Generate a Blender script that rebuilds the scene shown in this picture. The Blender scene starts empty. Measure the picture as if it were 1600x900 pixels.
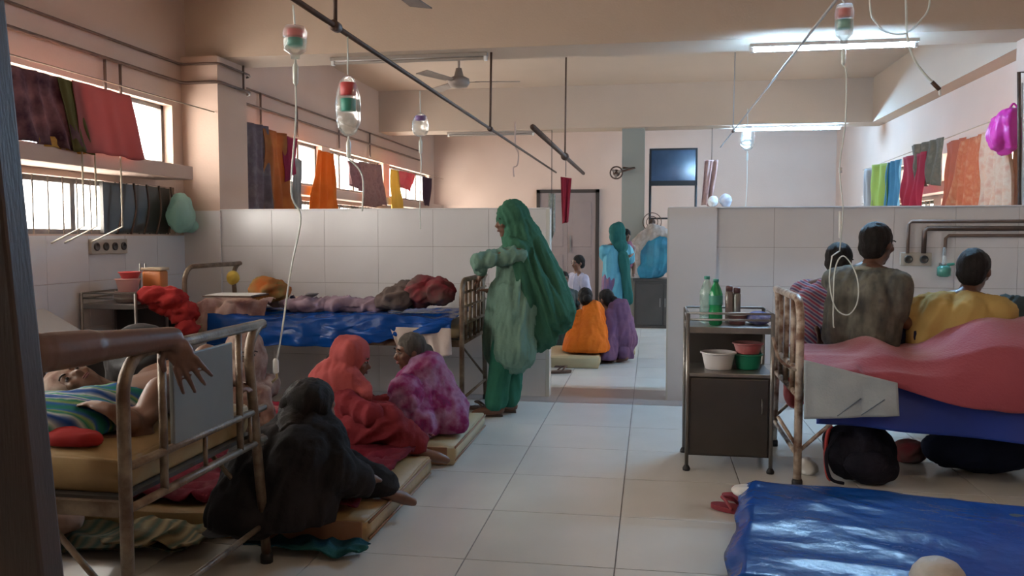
import bpy, bmesh, math, random
from mathutils import Vector, Matrix, Euler, noise
random.seed(7)
C = bpy.context.scene.collection
R = math.radians
PI = math.pi

# ------------------------------------------------------------ camera
CAM_H, FPX = 1.3, 1330.0
cam_d = bpy.data.cameras.new('camera'); cam = bpy.data.objects.new('camera', cam_d); C.objects.link(cam)
cam.location = (0, 0, CAM_H); cam.rotation_euler = (R(90 - 3.53), 0, R(9.27))
cam_d.sensor_width = 36; cam_d.lens = FPX / 1600 * 36; cam_d.clip_start = 0.05
bpy.context.scene.camera = cam
# ------------------------------------------------------------ sky
w = bpy.data.worlds.new('sky'); bpy.context.scene.world = w; w.use_nodes = True
bg = w.node_tree.nodes['Background']; bg.inputs[0].default_value = (1.0, 0.95, 0.88, 1); bg.inputs[1].default_value = 8.5
vs = bpy.context.scene.view_settings
vs.view_transform = 'Standard'; vs.look = 'None'; vs.gamma = 1.0; vs.exposure = 1.5; vs.use_curve_mapping = False
TUBE_EMIT = 230.0

_M = Euler((R(90 - 3.53), 0, R(9.27))).to_matrix()
def ray(px, py): return _M @ Vector(((px - 800) / FPX, (450 - py) / FPX, -1))
def D(px, py, d):                       # world point at camera depth d
    return Vector((0, 0, CAM_H)) + ray(px, py) * d
def AX(px, py, X): r = ray(px, py); return Vector((0, 0, CAM_H)) + r * (X / r.x)
def AY(px, py, Y): r = ray(px, py); return Vector((0, 0, CAM_H)) + r * (Y / r.y)
def AZ(px, py, Z): r = ray(px, py); return Vector((0, 0, CAM_H)) + r * ((Z - CAM_H) / r.z)

# ------------------------------------------------------------ materials
MATS = {}
def mat(name, col, rough=0.6, metal=0.0, col2=None, kind='noise', scale=6.0, amt=0.5, bump=0.0, bscale=40.0,
        trans=0.0, alpha=1.0, emit=0.0, sheen=0.0, stretch=(1, 1, 1), cols=None, coat=0.0, rot=(0, 0, 0), translucent=0.0):
    if name in MATS: return MATS[name]
    m = bpy.data.materials.new(name); MATS[name] = m; m.use_nodes = True
    nt = m.node_tree; N = nt.nodes; L = nt.links; b = N['Principled BSDF']
    b.inputs['Base Color'].default_value = (*col, 1); b.inputs['Roughness'].default_value = rough
    b.inputs['Metallic'].default_value = metal; b.inputs['Transmission Weight'].default_value = trans
    b.inputs['Alpha'].default_value = alpha; b.inputs['Coat Weight'].default_value = coat
    b.inputs['Sheen Weight'].default_value = sheen
    if rough >= 0.75 or 'hair' in name: b.inputs['Specular IOR Level'].default_value = 0.12
    if emit:
        b.inputs['Emission Color'].default_value = (*col, 1); b.inputs['Emission Strength'].default_value = emit
    tc = N.new('ShaderNodeTexCoord'); mp = N.new('ShaderNodeMapping'); mp.inputs['Scale'].default_value = stretch
    mp.inputs['Rotation'].default_value = rot
    L.new(tc.outputs['Object'], mp.inputs[0])
    cs = cols or ([col, col2] if col2 else None)
    if cs:
        ramp = N.new('ShaderNodeValToRGB'); cr = ramp.color_ramp
        n = len(cs)
        if kind == 'noise':
            t = N.new('ShaderNodeTexNoise'); t.inputs['Scale'].default_value = scale; t.inputs['Detail'].default_value = 4; out = t.outputs[0]
            lo, hi = 0.5 - 0.25 * amt, 0.5 + 0.25 * amt
            if amt < 0: lo, hi = 0.3, 0.7
        elif kind == 'voronoi':
            t = N.new('ShaderNodeTexVoronoi'); t.inputs['Scale'].default_value = scale
            s = N.new('ShaderNodeSeparateColor'); L.new(t.outputs['Color'], s.inputs[0]); out = s.outputs[0]; lo, hi = 0.0, 1.0
        elif kind == 'wave':
            t = N.new('ShaderNodeTexWave'); t.inputs['Scale'].default_value = scale; t.inputs['Distortion'].default_value = amt
            t.inputs['Detail'].default_value = 1; out = t.outputs[1]; lo, hi = 0.0, 1.0
        elif kind == 'check':
            t = N.new('ShaderNodeTexChecker'); t.inputs['Scale'].default_value = scale; out = t.outputs[1]; lo, hi = 0.0, 1.0
        L.new(mp.outputs[0], t.inputs['Vector'])
        while len(cr.elements) < n: cr.elements.new(0.5)
        for i, c in enumerate(cs):
            cr.elements[i].position = lo + (hi - lo) * i / max(1, (n - 1) if kind != 'voronoi' else n)
            cr.elements[i].color = (*c, 1)
        if kind in ('voronoi', 'check'): cr.interpolation = 'CONSTANT'
        L.new(out, ramp.inputs[0]); L.new(ramp.outputs[0], b.inputs['Base Color'])
    if bump:
        t2 = N.new('ShaderNodeTexNoise'); t2.inputs['Scale'].default_value = bscale; t2.inputs['Detail'].default_value = 5
        L.new(mp.outputs[0], t2.inputs['Vector'])
        bp = N.new('ShaderNodeBump'); bp.inputs['Strength'].default_value = bump; bp.inputs['Distance'].default_value = 0.02
        L.new(t2.outputs[0], bp.inputs['Height']); L.new(bp.outputs[0], b.inputs['Normal'])
    if translucent:
        tr = N.new('ShaderNodeBsdfTranslucent'); mx = N.new('ShaderNodeMixShader'); mx.inputs[0].default_value = translucent
        if cs: L.new(ramp.outputs[0], tr.inputs[0])
        else: tr.inputs[0].default_value = (*col, 1)
        o = N['Material Output']; L.new(b.outputs[0], mx.inputs[1]); L.new(tr.outputs[0], mx.inputs[2]); L.new(mx.outputs[0], o.inputs[0])
    return m

paint = mat('wall paint', (0.56, 0.42, 0.345), 0.75, col2=(0.49, 0.36, 0.29), scale=1.6, amt=1.6, bump=0.08, bscale=60)
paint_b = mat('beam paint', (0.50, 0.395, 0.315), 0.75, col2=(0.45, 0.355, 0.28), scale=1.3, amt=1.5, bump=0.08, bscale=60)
tilew = mat('wall tile', (0.66, 0.65, 0.66), 0.2, col2=(0.60, 0.59, 0.60), scale=2.2, amt=1.2)
grout = mat('grout', (0.30, 0.27, 0.26), 0.9, col2=(0.24, 0.22, 0.21), scale=20)
tilef = mat('floor tile', (0.60, 0.59, 0.55), 0.24, col2=(0.54, 0.53, 0.49), scale=3.0, amt=1.4)
tileb = mat('threshold tile', (0.30, 0.25, 0.23), 0.3, col2=(0.24, 0.20, 0.18), scale=4.0, amt=1.4)
rustm = mat('rusty cream paint', (0.22, 0.165, 0.11), 0.45, 0.3, col2=(0.085, 0.045, 0.025), scale=14, amt=0.7, bump=0.2, bscale=80)
rustc = mat('chipped cream enamel', (0.50, 0.42, 0.34), 0.4, 0.1, col2=(0.17, 0.09, 0.055), scale=16, amt=0.45, bump=0.2, bscale=80)
irond = mat('dark iron', (0.07, 0.045, 0.035), 0.6, 0.5, col2=(0.12, 0.07, 0.05), scale=20, amt=1)
conduit = mat('conduit', (0.11, 0.07, 0.055), 0.6, col2=(0.17, 0.11, 0.085), scale=10, amt=1)
steel = mat('dull steel', (0.26, 0.25, 0.235), 0.38, 0.75, col2=(0.18, 0.17, 0.16), scale=8, amt=1, bump=0.05)
steeld = mat('grey enamel steel', (0.085, 0.078, 0.07), 0.38, 0.5, col2=(0.06, 0.055, 0.05), scale=5, amt=1.4)
panelg = mat('grey sheet panel', (0.15, 0.15, 0.14), 0.5, 0.2, col2=(0.12, 0.12, 0.11), scale=4, amt=1)
winf = mat('window frame metal', (0.16, 0.14, 0.12), 0.5, 0.3, col2=(0.12, 0.10, 0.09), scale=10)
glass = mat('window glass', (0.9, 0.95, 0.95), 0.05, trans=1.0, alpha=0.25)
darkw = mat('dark varnished wood', (0.022, 0.014, 0.010), 0.5, col2=(0.032, 0.018, 0.012), scale=9, amt=1, stretch=(6, 6, 0.6), bump=0.1)
doorm = mat('faded door paint', (0.25, 0.19, 0.17), 0.6, col2=(0.20, 0.15, 0.14), scale=3, amt=1.4)
foam = mat('yellow rexine', (0.33, 0.215, 0.09), 0.5, col2=(0.26, 0.165, 0.065), scale=5, amt=1.2, bump=0.2, bscale=12)
foamend = mat('brown rexine', (0.26, 0.13, 0.07), 0.5, col2=(0.20, 0.10, 0.05), scale=5, amt=1.2)
foamc = mat('cream rexine', (0.42, 0.345, 0.20), 0.5, col2=(0.34, 0.27, 0.15), scale=5, amt=1.2)
tarp = mat('blue tarpaulin', (0.004, 0.062, 0.30), 0.25, col2=(0.003, 0.045, 0.22), scale=3, amt=1.2, bump=0.3, bscale=14, coat=0.0)
tarp.node_tree.nodes['Principled BSDF'].inputs['Specular IOR Level'].default_value = 0.22
bsheet = mat('dark blue sheet', (0.008, 0.04, 0.30), 0.45, col2=(0.006, 0.03, 0.22), scale=3, amt=1.2)
pinkb = mat('rose blanket', (0.34, 0.075, 0.10), 0.9, col2=(0.28, 0.055, 0.075), scale=3, amt=1.4, bump=0.25, bscale=70, sheen=0.3)
towelw = mat('pale blue towel', (0.36, 0.42, 0.45), 0.9, cols=[(0.40, 0.46, 0.48), (0.34, 0.40, 0.43)], kind='noise', scale=7, bump=0.2, bscale=90)
skin = mat('brown skin', (0.155, 0.072, 0.042), 0.5, col2=(0.13, 0.06, 0.035), scale=9, amt=1, bump=0.03)
skind = mat('dark brown skin', (0.115, 0.052, 0.032), 0.45, col2=(0.09, 0.04, 0.025), scale=12, amt=1, bump=0.05)
hairm = mat('black hair', (0.010, 0.008, 0.008), 0.5, col2=(0.02, 0.016, 0.014), scale=6, amt=1, stretch=(8, 8, 1), bump=0.5, bscale=50)
hairg = mat('grey hair', (0.11, 0.095, 0.08), 0.6, col2=(0.045, 0.04, 0.035), scale=8, amt=1, stretch=(6, 6, 1), bump=0.5, bscale=50)
eyem = mat('eye', (0.015, 0.01, 0.01), 0.2)
eyew = mat('eye white', (0.20, 0.16, 0.14), 0.5)
lipm = mat('lips', (0.17, 0.055, 0.045), 0.5)
nailm = mat('nail', (0.30, 0.19, 0.14), 0.35)
plclear = mat('clear plastic', (0.86, 0.92, 0.90), 0.12, trans=0.75, alpha=0.55)
plwhite = mat('white plastic', (0.70, 0.70, 0.68), 0.35)
tubep = mat('drip tubing', (0.66, 0.70, 0.66), 0.25, alpha=0.8)
redlab = mat('red label', (0.45, 0.05, 0.05), 0.5)
grnlab = mat('green label', (0.03, 0.22, 0.16), 0.5)
purlab = mat('purple label', (0.16, 0.09, 0.26), 0.5)
black = mat('black', (0.012, 0.012, 0.014), 0.6)
lampm = mat('lit tube', (0.36, 0.66, 1.0), 0.4, emit=TUBE_EMIT)
lampoff = mat('unlit tube', (0.30, 0.26, 0.23), 0.3)

# ------------------------------------------------------------ mesh helpers
def tag(o, label=None, cat=None, group=None, kind=None):
    if label: o['label'] = label
    if cat: o['category'] = cat
    if group: o['group'] = group
    if kind: o['kind'] = kind
    return o
def thing(name, loc, label, cat, group=None, kind=None):
    o = bpy.data.objects.new(name, None); C.objects.link(o); o.location = loc; o.empty_display_size = 0.05
    return tag(o, label, cat, group, kind)
def wloc(o):
    v = Vector((0, 0, 0))
    while o: v += o.location; o = o.parent
    return v
def link(name, me, m, parent=None, smooth=True, origin=None):
    o = bpy.data.objects.new(name, me)
    if parent is not None: off = wloc(parent)
    else:
        if origin is None and me.vertices:
            xs = [v.co.x for v in me.vertices]; ys = [v.co.y for v in me.vertices]; zs = [v.co.z for v in me.vertices]
            origin = ((min(xs) + max(xs)) / 2, (min(ys) + max(ys)) / 2, min(zs))
        off = Vector(origin)
        o.location = off
    me.transform(Matrix.Translation(-off))
    if m: me.materials.append(m)
    if smooth:
        for p in me.polygons: p.use_smooth = True
    C.objects.link(o); o.parent = parent
    return o
def bmdone(name, bm, m, parent=None, smooth=False):
    bmesh.ops.recalc_face_normals(bm, faces=bm.faces)
    me = bpy.data.meshes.new(name); bm.to_mesh(me); bm.free()
    return link(name, me, m, parent, smooth)
def add_box(bm, x0, x1, y0, y1, z0, z1, bev=0.0, M=None):
    g = bmesh.ops.create_cube(bm, size=1.0); vs_ = g['verts']
    for v in vs_: v.co = Vector(((x0 + x1) / 2 + v.co.x * (x1 - x0), (y0 + y1) / 2 + v.co.y * (y1 - y0), (z0 + z1) / 2 + v.co.z * (z1 - z0)))
    if bev:
        es = list({e for v in vs_ for e in v.link_edges})
        r = bmesh.ops.bevel(bm, geom=es, offset=bev, segments=2, affect='EDGES', profile=0.5)
        vs_ = list({v for f in r['faces'] for v in f.verts} | {v for v in vs_ if v.is_valid})
    if M: bmesh.ops.transform(bm, matrix=M, verts=[v for v in vs_ if v.is_valid])
def box(name, x0, x1, y0, y1, z0, z1, m, parent=None, bev=0.0, M=None, smooth=False):
    bm = bmesh.new(); add_box(bm, min(x0, x1), max(x0, x1), min(y0, y1), max(y0, y1), min(z0, z1), max(z0, z1), bev, M); return bmdone(name, bm, m, parent, smooth)
def smooth_path(pts, n=6):
    pts = [Vector(p) for p in pts]
    if len(pts) < 3: return pts
    out = []
    P = [pts[0]] + pts + [pts[-1]]
    for i in range(1, len(P) - 2):
        p0, p1, p2, p3 = P[i - 1:i + 3]
        for k in range(n):
            t = k / n
            out.append(0.5 * ((2 * p1) + (-p0 + p2) * t + (2 * p0 - 5 * p1 + 4 * p2 - p3) * t * t + (-p0 + 3 * p1 - 3 * p2 + p3) * t ** 3))
    out.append(pts[-1]); return out
def add_tube(bm, pts, r, seg=8, r2=None):
    pts = [Vector(p) for p in pts]; rings = []; n = len(pts); ref = None
    for i, p in enumerate(pts):
        t = (pts[min(i + 1, n - 1)] - pts[max(i - 1, 0)])
        if t.length < 1e-9: t = Vector((0, 0, 1))
        t.normalize()
        if ref is None: ref = Vector((1, 0, 0)) if abs(t.x) < 0.8 else Vector((0, 1, 0))
        a = (ref - t * ref.dot(t)).normalized(); b_ = t.cross(a); ref = a
        rr = r if r2 is None else r + (r2 - r) * i / (n - 1)
        rings.append([bm.verts.new(p + (a * math.cos(2 * PI * k / seg) + b_ * math.sin(2 * PI * k / seg)) * rr) for k in range(seg)])
    for i in range(n - 1):
        for k in range(seg):
            bm.faces.new((rings[i][k], rings[i][(k + 1) % seg], rings[i + 1][(k + 1) % seg], rings[i + 1][k]))
    bm.faces.new(list(reversed(rings[0]))); bm.faces.new(rings[-1])
def tube(name, pts, r, m, parent=None, seg=8, curve=False, r2=None):
    bm = bmesh.new(); add_tube(bm, smooth_path(pts) if curve else pts, r, seg, r2); return bmdone(name, bm, m, parent, True)
def lathe(name, c, prof, m, parent=None, seg=20, axis=None):
    bm = bmesh.new(); c = Vector(c); rings = []
    Q = Vector((0, 0, 1)).rotation_difference(Vector(axis).normalized()).to_matrix() if axis else Matrix.Identity(3)
    for r, z in prof:
        rings.append([bm.verts.new(c + Q @ Vector((max(r, 1e-4) * math.cos(2 * PI * k / seg), max(r, 1e-4) * math.sin(2 * PI * k / seg), z))) for k in range(seg)])
    for i in range(len(rings) - 1):
        for k in range(seg): bm.faces.new((rings[i][k], rings[i][(k + 1) % seg], rings[i + 1][(k + 1) % seg], rings[i + 1][k]))
    bm.faces.new(list(reversed(rings[0]))); bm.faces.new(rings[-1])
    return bmdone(name, bm, m, parent, True)
def surf(name, fn, nu, nv, m, parent=None, thick=0.006):
    bm = bmesh.new(); g = [[bm.verts.new(fn(i / nu, j / nv)) for j in range(nv + 1)] for i in range(nu + 1)]
    for i in range(nu):
        for j in range(nv): bm.faces.new((g[i][j], g[i + 1][j], g[i + 1][j + 1], g[i][j + 1]))
    bmesh.ops.recalc_face_normals(bm, faces=bm.faces)
    if thick:
        bm.normal_update(); fs = list(bm.faces); be = [e for e in bm.edges if e.is_boundary]; mp = {}
        for v in list(bm.verts): mp[v] = bm.verts.new(v.co - v.normal * thick)
        for f in fs: bm.faces.new([mp[v] for v in reversed(f.verts)])
        for e in be: a, b_ = e.verts; bm.faces.new((a, b_, mp[b_], mp[a]))
    return bmdone(name, bm, m, parent, True)
def nz(x, y=0.0, z=0.0): return noise.noise(Vector((x, y, z)))
def hang(name, tl, tr, bl, br, m, folds=5, amp=0.02, parent=None, nu=36, nv=18, seed=0.0, hem=0.02, thick=0.004, gather=0.0):
    tl, tr, bl, br = map(Vector, (tl, tr, bl, br))
    n = (tr - tl).cross(bl - tl).normalized()
    def fn(u, v):
        p = (tl * (1 - u) + tr * u) * (1 - v) + (bl * (1 - u) + br * u) * v
        p = p + n * (amp * math.sin(2 * PI * folds * u + seed + 2.2 * nz(u * 3, v * 1.3, seed)) * (0.35 + 0.65 * v) + amp * 1.2 * nz(u * 4, v * 2, seed + 5))
        p.z += hem * v * nz(u * 3.1, seed, 2) - gather * math.sin(PI * u) * (1 - v)
        return p
    return surf(name, fn, nu, nv, m, parent, thick)

# union blob: overlapping closed primitives merged with a voxel remesh into one continuous skin
class Blob:
    def __init__(s): s.bm = bmesh.new()
    def cap(s, a, b, ra, rb, seg=12):
        a = Vector(a); b = Vector(b); d = b - a; L = d.length
        if L < 1e-5: return s.ell(a, (ra,) * 3)
        t = d / L; ref = Vector((1, 0, 0)) if abs(t.x) < 0.8 else Vector((0, 1, 0))
        x = (ref - t * ref.dot(t)).normalized(); y = t.cross(x); prof = []
        for k in range(5): an = PI / 2 * (1 - k / 4 * 1.0); prof.append((ra * math.cos(an) if k else 1e-4, -ra * math.sin(an)))
        for k in range(5): an = PI / 2 * k / 4; prof.append((rb * math.cos(an) if k < 4 else 1e-4, L + rb * math.sin(an)))
        rings = [[s.bm.verts.new(a + t * z + (x * math.cos(2 * PI * k / seg) + y * math.sin(2 * PI * k / seg)) * r) for k in range(seg)] for r, z in prof]
        for i in range(len(rings) - 1):
            for k in range(seg): s.bm.faces.new((rings[i][k], rings[i][(k + 1) % seg], rings[i + 1][(k + 1) % seg], rings[i + 1][k]))
        s.bm.faces.new(list(reversed(rings[0]))); s.bm.faces.new(rings[-1]); return s
    def chain(s, pts, rs):
        for i in range(len(pts) - 1): s.cap(pts[i], pts[i + 1], rs[i], rs[i + 1])
        return s
    def ell(s, c, r, frame=None):
        F = frame or Matrix.Identity(3)
        M = Matrix.Translation(Vector(c)) @ F.to_4x4() @ Matrix.Diagonal((r[0], r[1], r[2], 1))
        bmesh.ops.create_uvsphere(s.bm, u_segments=20, v_segments=12, radius=1.0, matrix=M); return s
    def build(s, name, m, parent, voxel=0.012, sm=4, fold=0.0, ffreq=9.0, fdir=(0, 0, 1), fstretch=0.2, seed=0.0, zmin=None, flat=None):
        me = bpy.data.meshes.new('tmp'); bmesh.ops.recalc_face_normals(s.bm, faces=s.bm.faces); s.bm.to_mesh(me); s.bm.free()
        o = bpy.data.objects.new('tmp', me); C.objects.link(o)
        rm = o.modifiers.new('r', 'REMESH'); rm.mode = 'VOXEL'; rm.voxel_size = voxel; rm.use_smooth_shade = True
        if sm: k = o.modifiers.new('s', 'SMOOTH'); k.iterations = sm; k.factor = 0.5
        dg = bpy.context.evaluated_depsgraph_get()
        me2 = bpy.data.meshes.new_from_object(o.evaluated_get(dg))
        bpy.data.objects.remove(o); me2.name = name
        if fold:
            fd = Vector(fdir).normalized(); nn = [v.normal.copy() for v in me2.vertices]
            for v, n in zip(me2.vertices, nn):
                p = v.co; q = p - fd * (p.dot(fd) * (1 - fstretch)); q = q * ffreq
                h = nz(q.x + seed, q.y, q.z); h2 = nz(q.x * 2.3 + 9 + seed, q.y * 2.3, q.z * 2.3); h3 = nz(q.x * 3.4 + 3 + seed, q.y * 3.4 + 1, q.z * 2.0)
                v.co = p + n * (fold * ((1 - 2.6 * abs(h)) + 0.45 * h2 + 0.35 * (1 - 2.6 * abs(h3))))
        if zmin is not None:
            for v in me2.vertices:
                if v.co.z < zmin: v.co.z = zmin + 0.002 * (v.co.z - zmin)
        return link(name, me2, m, parent, True)

# ------------------------------------------------------------ people helpers
UP = Vector((0, 0, 1))
def frame(f, up=UP):
    f = Vector(f).normalized(); r = f.cross(up).normalized(); u = r.cross(f).normalized()
    return f, r, u, Matrix((r, f, u)).transposed()
def add_head(b, c, f, s=1.0, up=UP):
    f, r, u, F = frame(f, up); c = Vector(c)
    b.ell(c + u * 0.018 * s - f * 0.008 * s, (0.073 * s, 0.092 * s, 0.090 * s), F)
    b.ell(c - u * 0.045 * s + f * 0.022 * s, (0.054 * s, 0.060 * s, 0.062 * s), F)
    b.ell(c - u * 0.092 * s + f * 0.060 * s, (0.022 * s, 0.020 * s, 0.016 * s), F)
    b.cap(c + f * 0.080 * s + u * 0.016 * s, c + f * 0.100 * s - u * 0.026 * s, 0.007 * s, 0.014 * s)
    b.ell(c + f * 0.083 * s - u * 0.030 * s, (0.018 * s, 0.014 * s, 0.009 * s), F)
    b.ell(c + f * 0.070 * s + u * 0.030 * s, (0.050 * s, 0.018 * s, 0.010 * s), F)
    b.ell(c + f * 0.076 * s - u * 0.058 * s, (0.026 * s, 0.014 * s, 0.010 * s), F)
    for q in (-1, 1):
        b.ell(c + r * q * 0.042 * s + f * 0.062 * s - u * 0.018 * s, (0.020 * s, 0.02 * s, 0.018 * s), F)
        b.ell(c + r * q * 0.077 * s - f * 0.005 * s - u * 0.008 * s, (0.009 * s, 0.018 * s, 0.030 * s), F)
def face_parts(root, c, f, s=1.0, up=UP):
    f, r, u, F = frame(f, up); c = Vector(c)
    for q in (-1, 1):
        bm = bmesh.new(); bmesh.ops.create_uvsphere(bm, u_segments=10, v_segments=8, radius=1, matrix=Matrix.Translation(c + r * q * 0.032 * s + f * 0.076 * s + u * 0.006 * s) @ F.to_4x4() @ Matrix.Diagonal((0.013 * s, 0.008 * s, 0.006 * s, 1)))
        e = bmdone('eye', bm, eyew, root, True)
        bm = bmesh.new(); bmesh.ops.create_uvsphere(bm, u_segments=10, v_segments=8, radius=0.0065 * s, matrix=Matrix.Translation(c + r * q * 0.032 * s + f * 0.082 * s + u * 0.006 * s))
        bmdone('iris', bm, eyem, e, True)
        bm = bmesh.new(); add_tube(bm, [c + r * q * x * s + f * (0.088 - 0.25 * abs(x - 0.034)) * s + u * (0.028 + 0.003 * (1 if abs(x - 0.034) < 0.01 else -1)) * s for x in (0.014, 0.026, 0.04, 0.052)], 0.0035 * s, 6)
        bmdone('eyebrow', bm, hairm, root, True)
    bm = bmesh.new()
    for dz, w_ in ((-0.054, 0.021), (-0.062, 0.018)):
        bmesh.ops.create_uvsphere(bm, u_segments=10, v_segments=6, radius=1, matrix=Matrix.Translation(c + f * 0.089 * s + u * dz * s) @ F.to_4x4() @ Matrix.Diagonal((w_ * s, 0.006 * s, 0.0045 * s, 1)))
    bmdone('lips', bm, lipm, root, True)
def add_hair(root, c, f, m=None, s=1.0, bun=False, cut=0.0, up=UP, name='hair'):
    f, r, u, F = frame(f, up); c = Vector(c); b = Blob()
    b.ell(c + u * 0.030 * s - f * 0.020 * s, (0.083 * s, 0.096 * s, 0.092 * s), F)
    b.ell(c - u * 0.020 * s - f * 0.045 * s, (0.074 * s, 0.062 * s, 0.072 * s), F)
    if bun: b.ell(c - f * 0.12 * s - u * 0.02 * s, (0.045 * s, 0.04 * s, 0.045 * s), F)
    b.build(name, m or hairm, root, 0.009 if s > 0.8 else 0.008, 2, 0.003, 30, tuple(u), 0.3)
def add_hand(b, wr, d, nrm, side=1, curl=0.35, s=1.0, splay=0.9, fl=1.0):
    """wr wrist, d direction of the hand, nrm towards the palm side"""
    d = Vector(d).normalized(); n = Vector(nrm); n = (n - d * n.dot(d)).normalized(); a = d.cross(n).normalized() * side
    F = Matrix((a, d, n)).transposed(); wr = Vector(wr)
    b.ell(wr + d * 0.045 * s, (0.038 * s, 0.052 * s, 0.015 * s), F)
    b.cap(wr, wr + d * 0.03 * s, 0.023 * s, 0.024 * s)
    tips = []
    for x, l in ((-0.030, 0.062), (-0.010, 0.074), (0.011, 0.080), (0.031, 0.070)):
        p = wr + d * 0.082 * s + a * x * s; an = curl * 0.5; rr = 0.0098
        for k, fr in enumerate((0.45, 0.30, 0.25)):
            dd = d * math.cos(an) + n * math.sin(an) + a * x * splay * (1 if splay < 1 else 3)
            q = p + dd.normalized() * l * fr * s * fl; b.cap(p, q, rr * s, (rr - 0.0012) * s, 8); rr -= 0.0011; p = q; an += curl
        tips.append(p)
    p = wr + d * 0.022 * s + a * 0.028 * s + n * 0.004 * s
    q = p + (d * 0.6 + a * 0.75 + n * 0.25).normalized() * 0.036 * s; b.cap(p, q, 0.014 * s, 0.0115 * s, 8)
    e = q + (d * 0.9 + a * 0.25 + n * 0.35).normalized() * 0.032 * s; b.cap(q, e, 0.0115 * s, 0.009 * s, 8)
    return tips
def body(root, pelvis, neck, head, face, lat, arms, legs, s=1.0, m=None, voxel=0.010, headup=UP, sw=0.17, hands=True, ar=1.0, hk={}):
    """arms: (side, elbow, wrist, hand_dir, palm_normal, curl); legs: (side, knee, ankle, toe_dir)"""
    b = Blob(); pelvis = Vector(pelvis); neck = Vector(neck); lat = Vector(lat).normalized(); spine = (neck - pelvis).normalized()
    chest = neck - spine * 0.14 * s
    for q in (-1, 1):
        b.cap(pelvis + lat * q * 0.07 * s, chest + lat * q * 0.06 * s, 0.10 * s, 0.095 * s)
        b.cap(neck - spine * 0.03 * s + lat * q * 0.03 * s, neck - spine * 0.075 * s + lat * q * (sw - 0.02) * s, 0.05 * s, 0.052 * s)
    b.cap(neck - spine * 0.06 * s, Vector(head) - Vector(headup) * 0.05 * s, 0.056 * s, 0.050 * s)
    add_head(b, head, face, s, headup)
    for (q, el, wr, hd, pn, cu) in arms:
        sh = neck - spine * 0.08 * s + lat * q * sw * s
        b.chain([sh, el, wr], [0.052 * s * ar, 0.038 * s * ar, 0.026 * s * ar])
        b.cap(Vector(el).lerp(Vector(wr), 0.05), Vector(el).lerp(Vector(wr), 0.35), 0.040 * s * ar, 0.037 * s * ar)
        if hands: add_hand(b, wr, hd, pn, q, cu, s, **hk)
    for (q, kn, an, td) in legs:
        hp = pelvis + lat * q * 0.09 * s
        b.chain([hp, kn, an], [0.085 * s, 0.055 * s, 0.036 * s])
        b.cap(Vector(kn).lerp(Vector(an), 0.12), Vector(kn).lerp(Vector(an), 0.4), 0.055 * s, 0.052 * s)
        td = Vector(td).normalized(); an = Vector(an)
        b.cap(an - td * 0.03 * s - UP * 0.025 * s, an + td * 0.10 * s - UP * 0.035 * s, 0.034 * s, 0.032 * s)
        b.cap(an + td * 0.10 * s - UP * 0.035 * s, an + td * 0.16 * s - UP * 0.045 * s, 0.034 * s, 0.022 * s)
    return b.build('body', m or skin, root, voxel, 3)

# ============================================================ THE ROOM
XL, XR, YF, YB, ZC = -3.95, 3.10, -2.2, 15.3, 3.40
def struct(o): o['kind'] = 'structure'; return o
# floor: a grout bed with 0.60 m tiles laid on it
flr = struct(box('floor', XL - 0.1, XR + 0.1, YF - 0.1, YB + 0.1, -0.12, -0.006, grout))
ys = [0.18 + 0.62 * i for i in range(10)]
ys = [y for y in ys if y < 5.9] + [6.55, 7.20] + [7.20 + 0.62 * i for i in range(1, 14)]
xs = [-0.128 + 0.6 * i for i in range(-7, 7)]
xs = [XL] + [x for x in xs if XL + 0.05 < x < XR - 0.05] + [XR]
tmesh = {}
rest = bmesh.new(); cnt = 0
for j in range(len(ys) - 1):
    for i in range(len(xs) - 1):
        x0, x1, y0, y1 = xs[i], xs[i + 1], ys[j], min(ys[j + 1], YB)
        if y0 >= YB: continue
        mm = tileb if abs(y0 - 6.55) < 0.01 else tilef
        g = 0.0025
        vis = cnt < 290 and y0 > 2.1 and not (y0 > 7.3 and (x1 < -1.8 or x0 > 0.6))
        if vis:
            key = (round(x1 - x0, 3), round(y1 - y0, 3), mm.name)
            if key not in tmesh:
                bm = bmesh.new(); add_box(bm, -(x1 - x0) / 2 + g, (x1 - x0) / 2 - g, -(y1 - y0) / 2 + g, (y1 - y0) / 2 - g, -0.006, 0.0)
                bmesh.ops.recalc_face_normals(bm, faces=bm.faces); me = bpy.data.meshes.new('tile'); bm.to_mesh(me); bm.free(); me.materials.append(mm); tmesh[key] = me
            o = bpy.data.objects.new('tile', tmesh[key]); C.objects.link(o); o.parent = flr
            o.location = Vector(((x0 + x1) / 2, (y0 + y1) / 2, random.uniform(-0.0006, 0.0))) - flr.location; cnt += 1
        else: add_box(rest, x0 + g, x1 - g, y0 + g, y1 - g, -0.006, 0)
add_box(rest, XL, XR, YF, ys[0] - 0.003, -0.006, 0)
tag(bmdone('tile', rest, tilef, flr), kind='stuff')

struct(box('ceiling', XL - 0.1, XR + 0.1, YF - 0.1, YB + 0.1, ZC, ZC + 0.12, paint_b))
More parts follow.
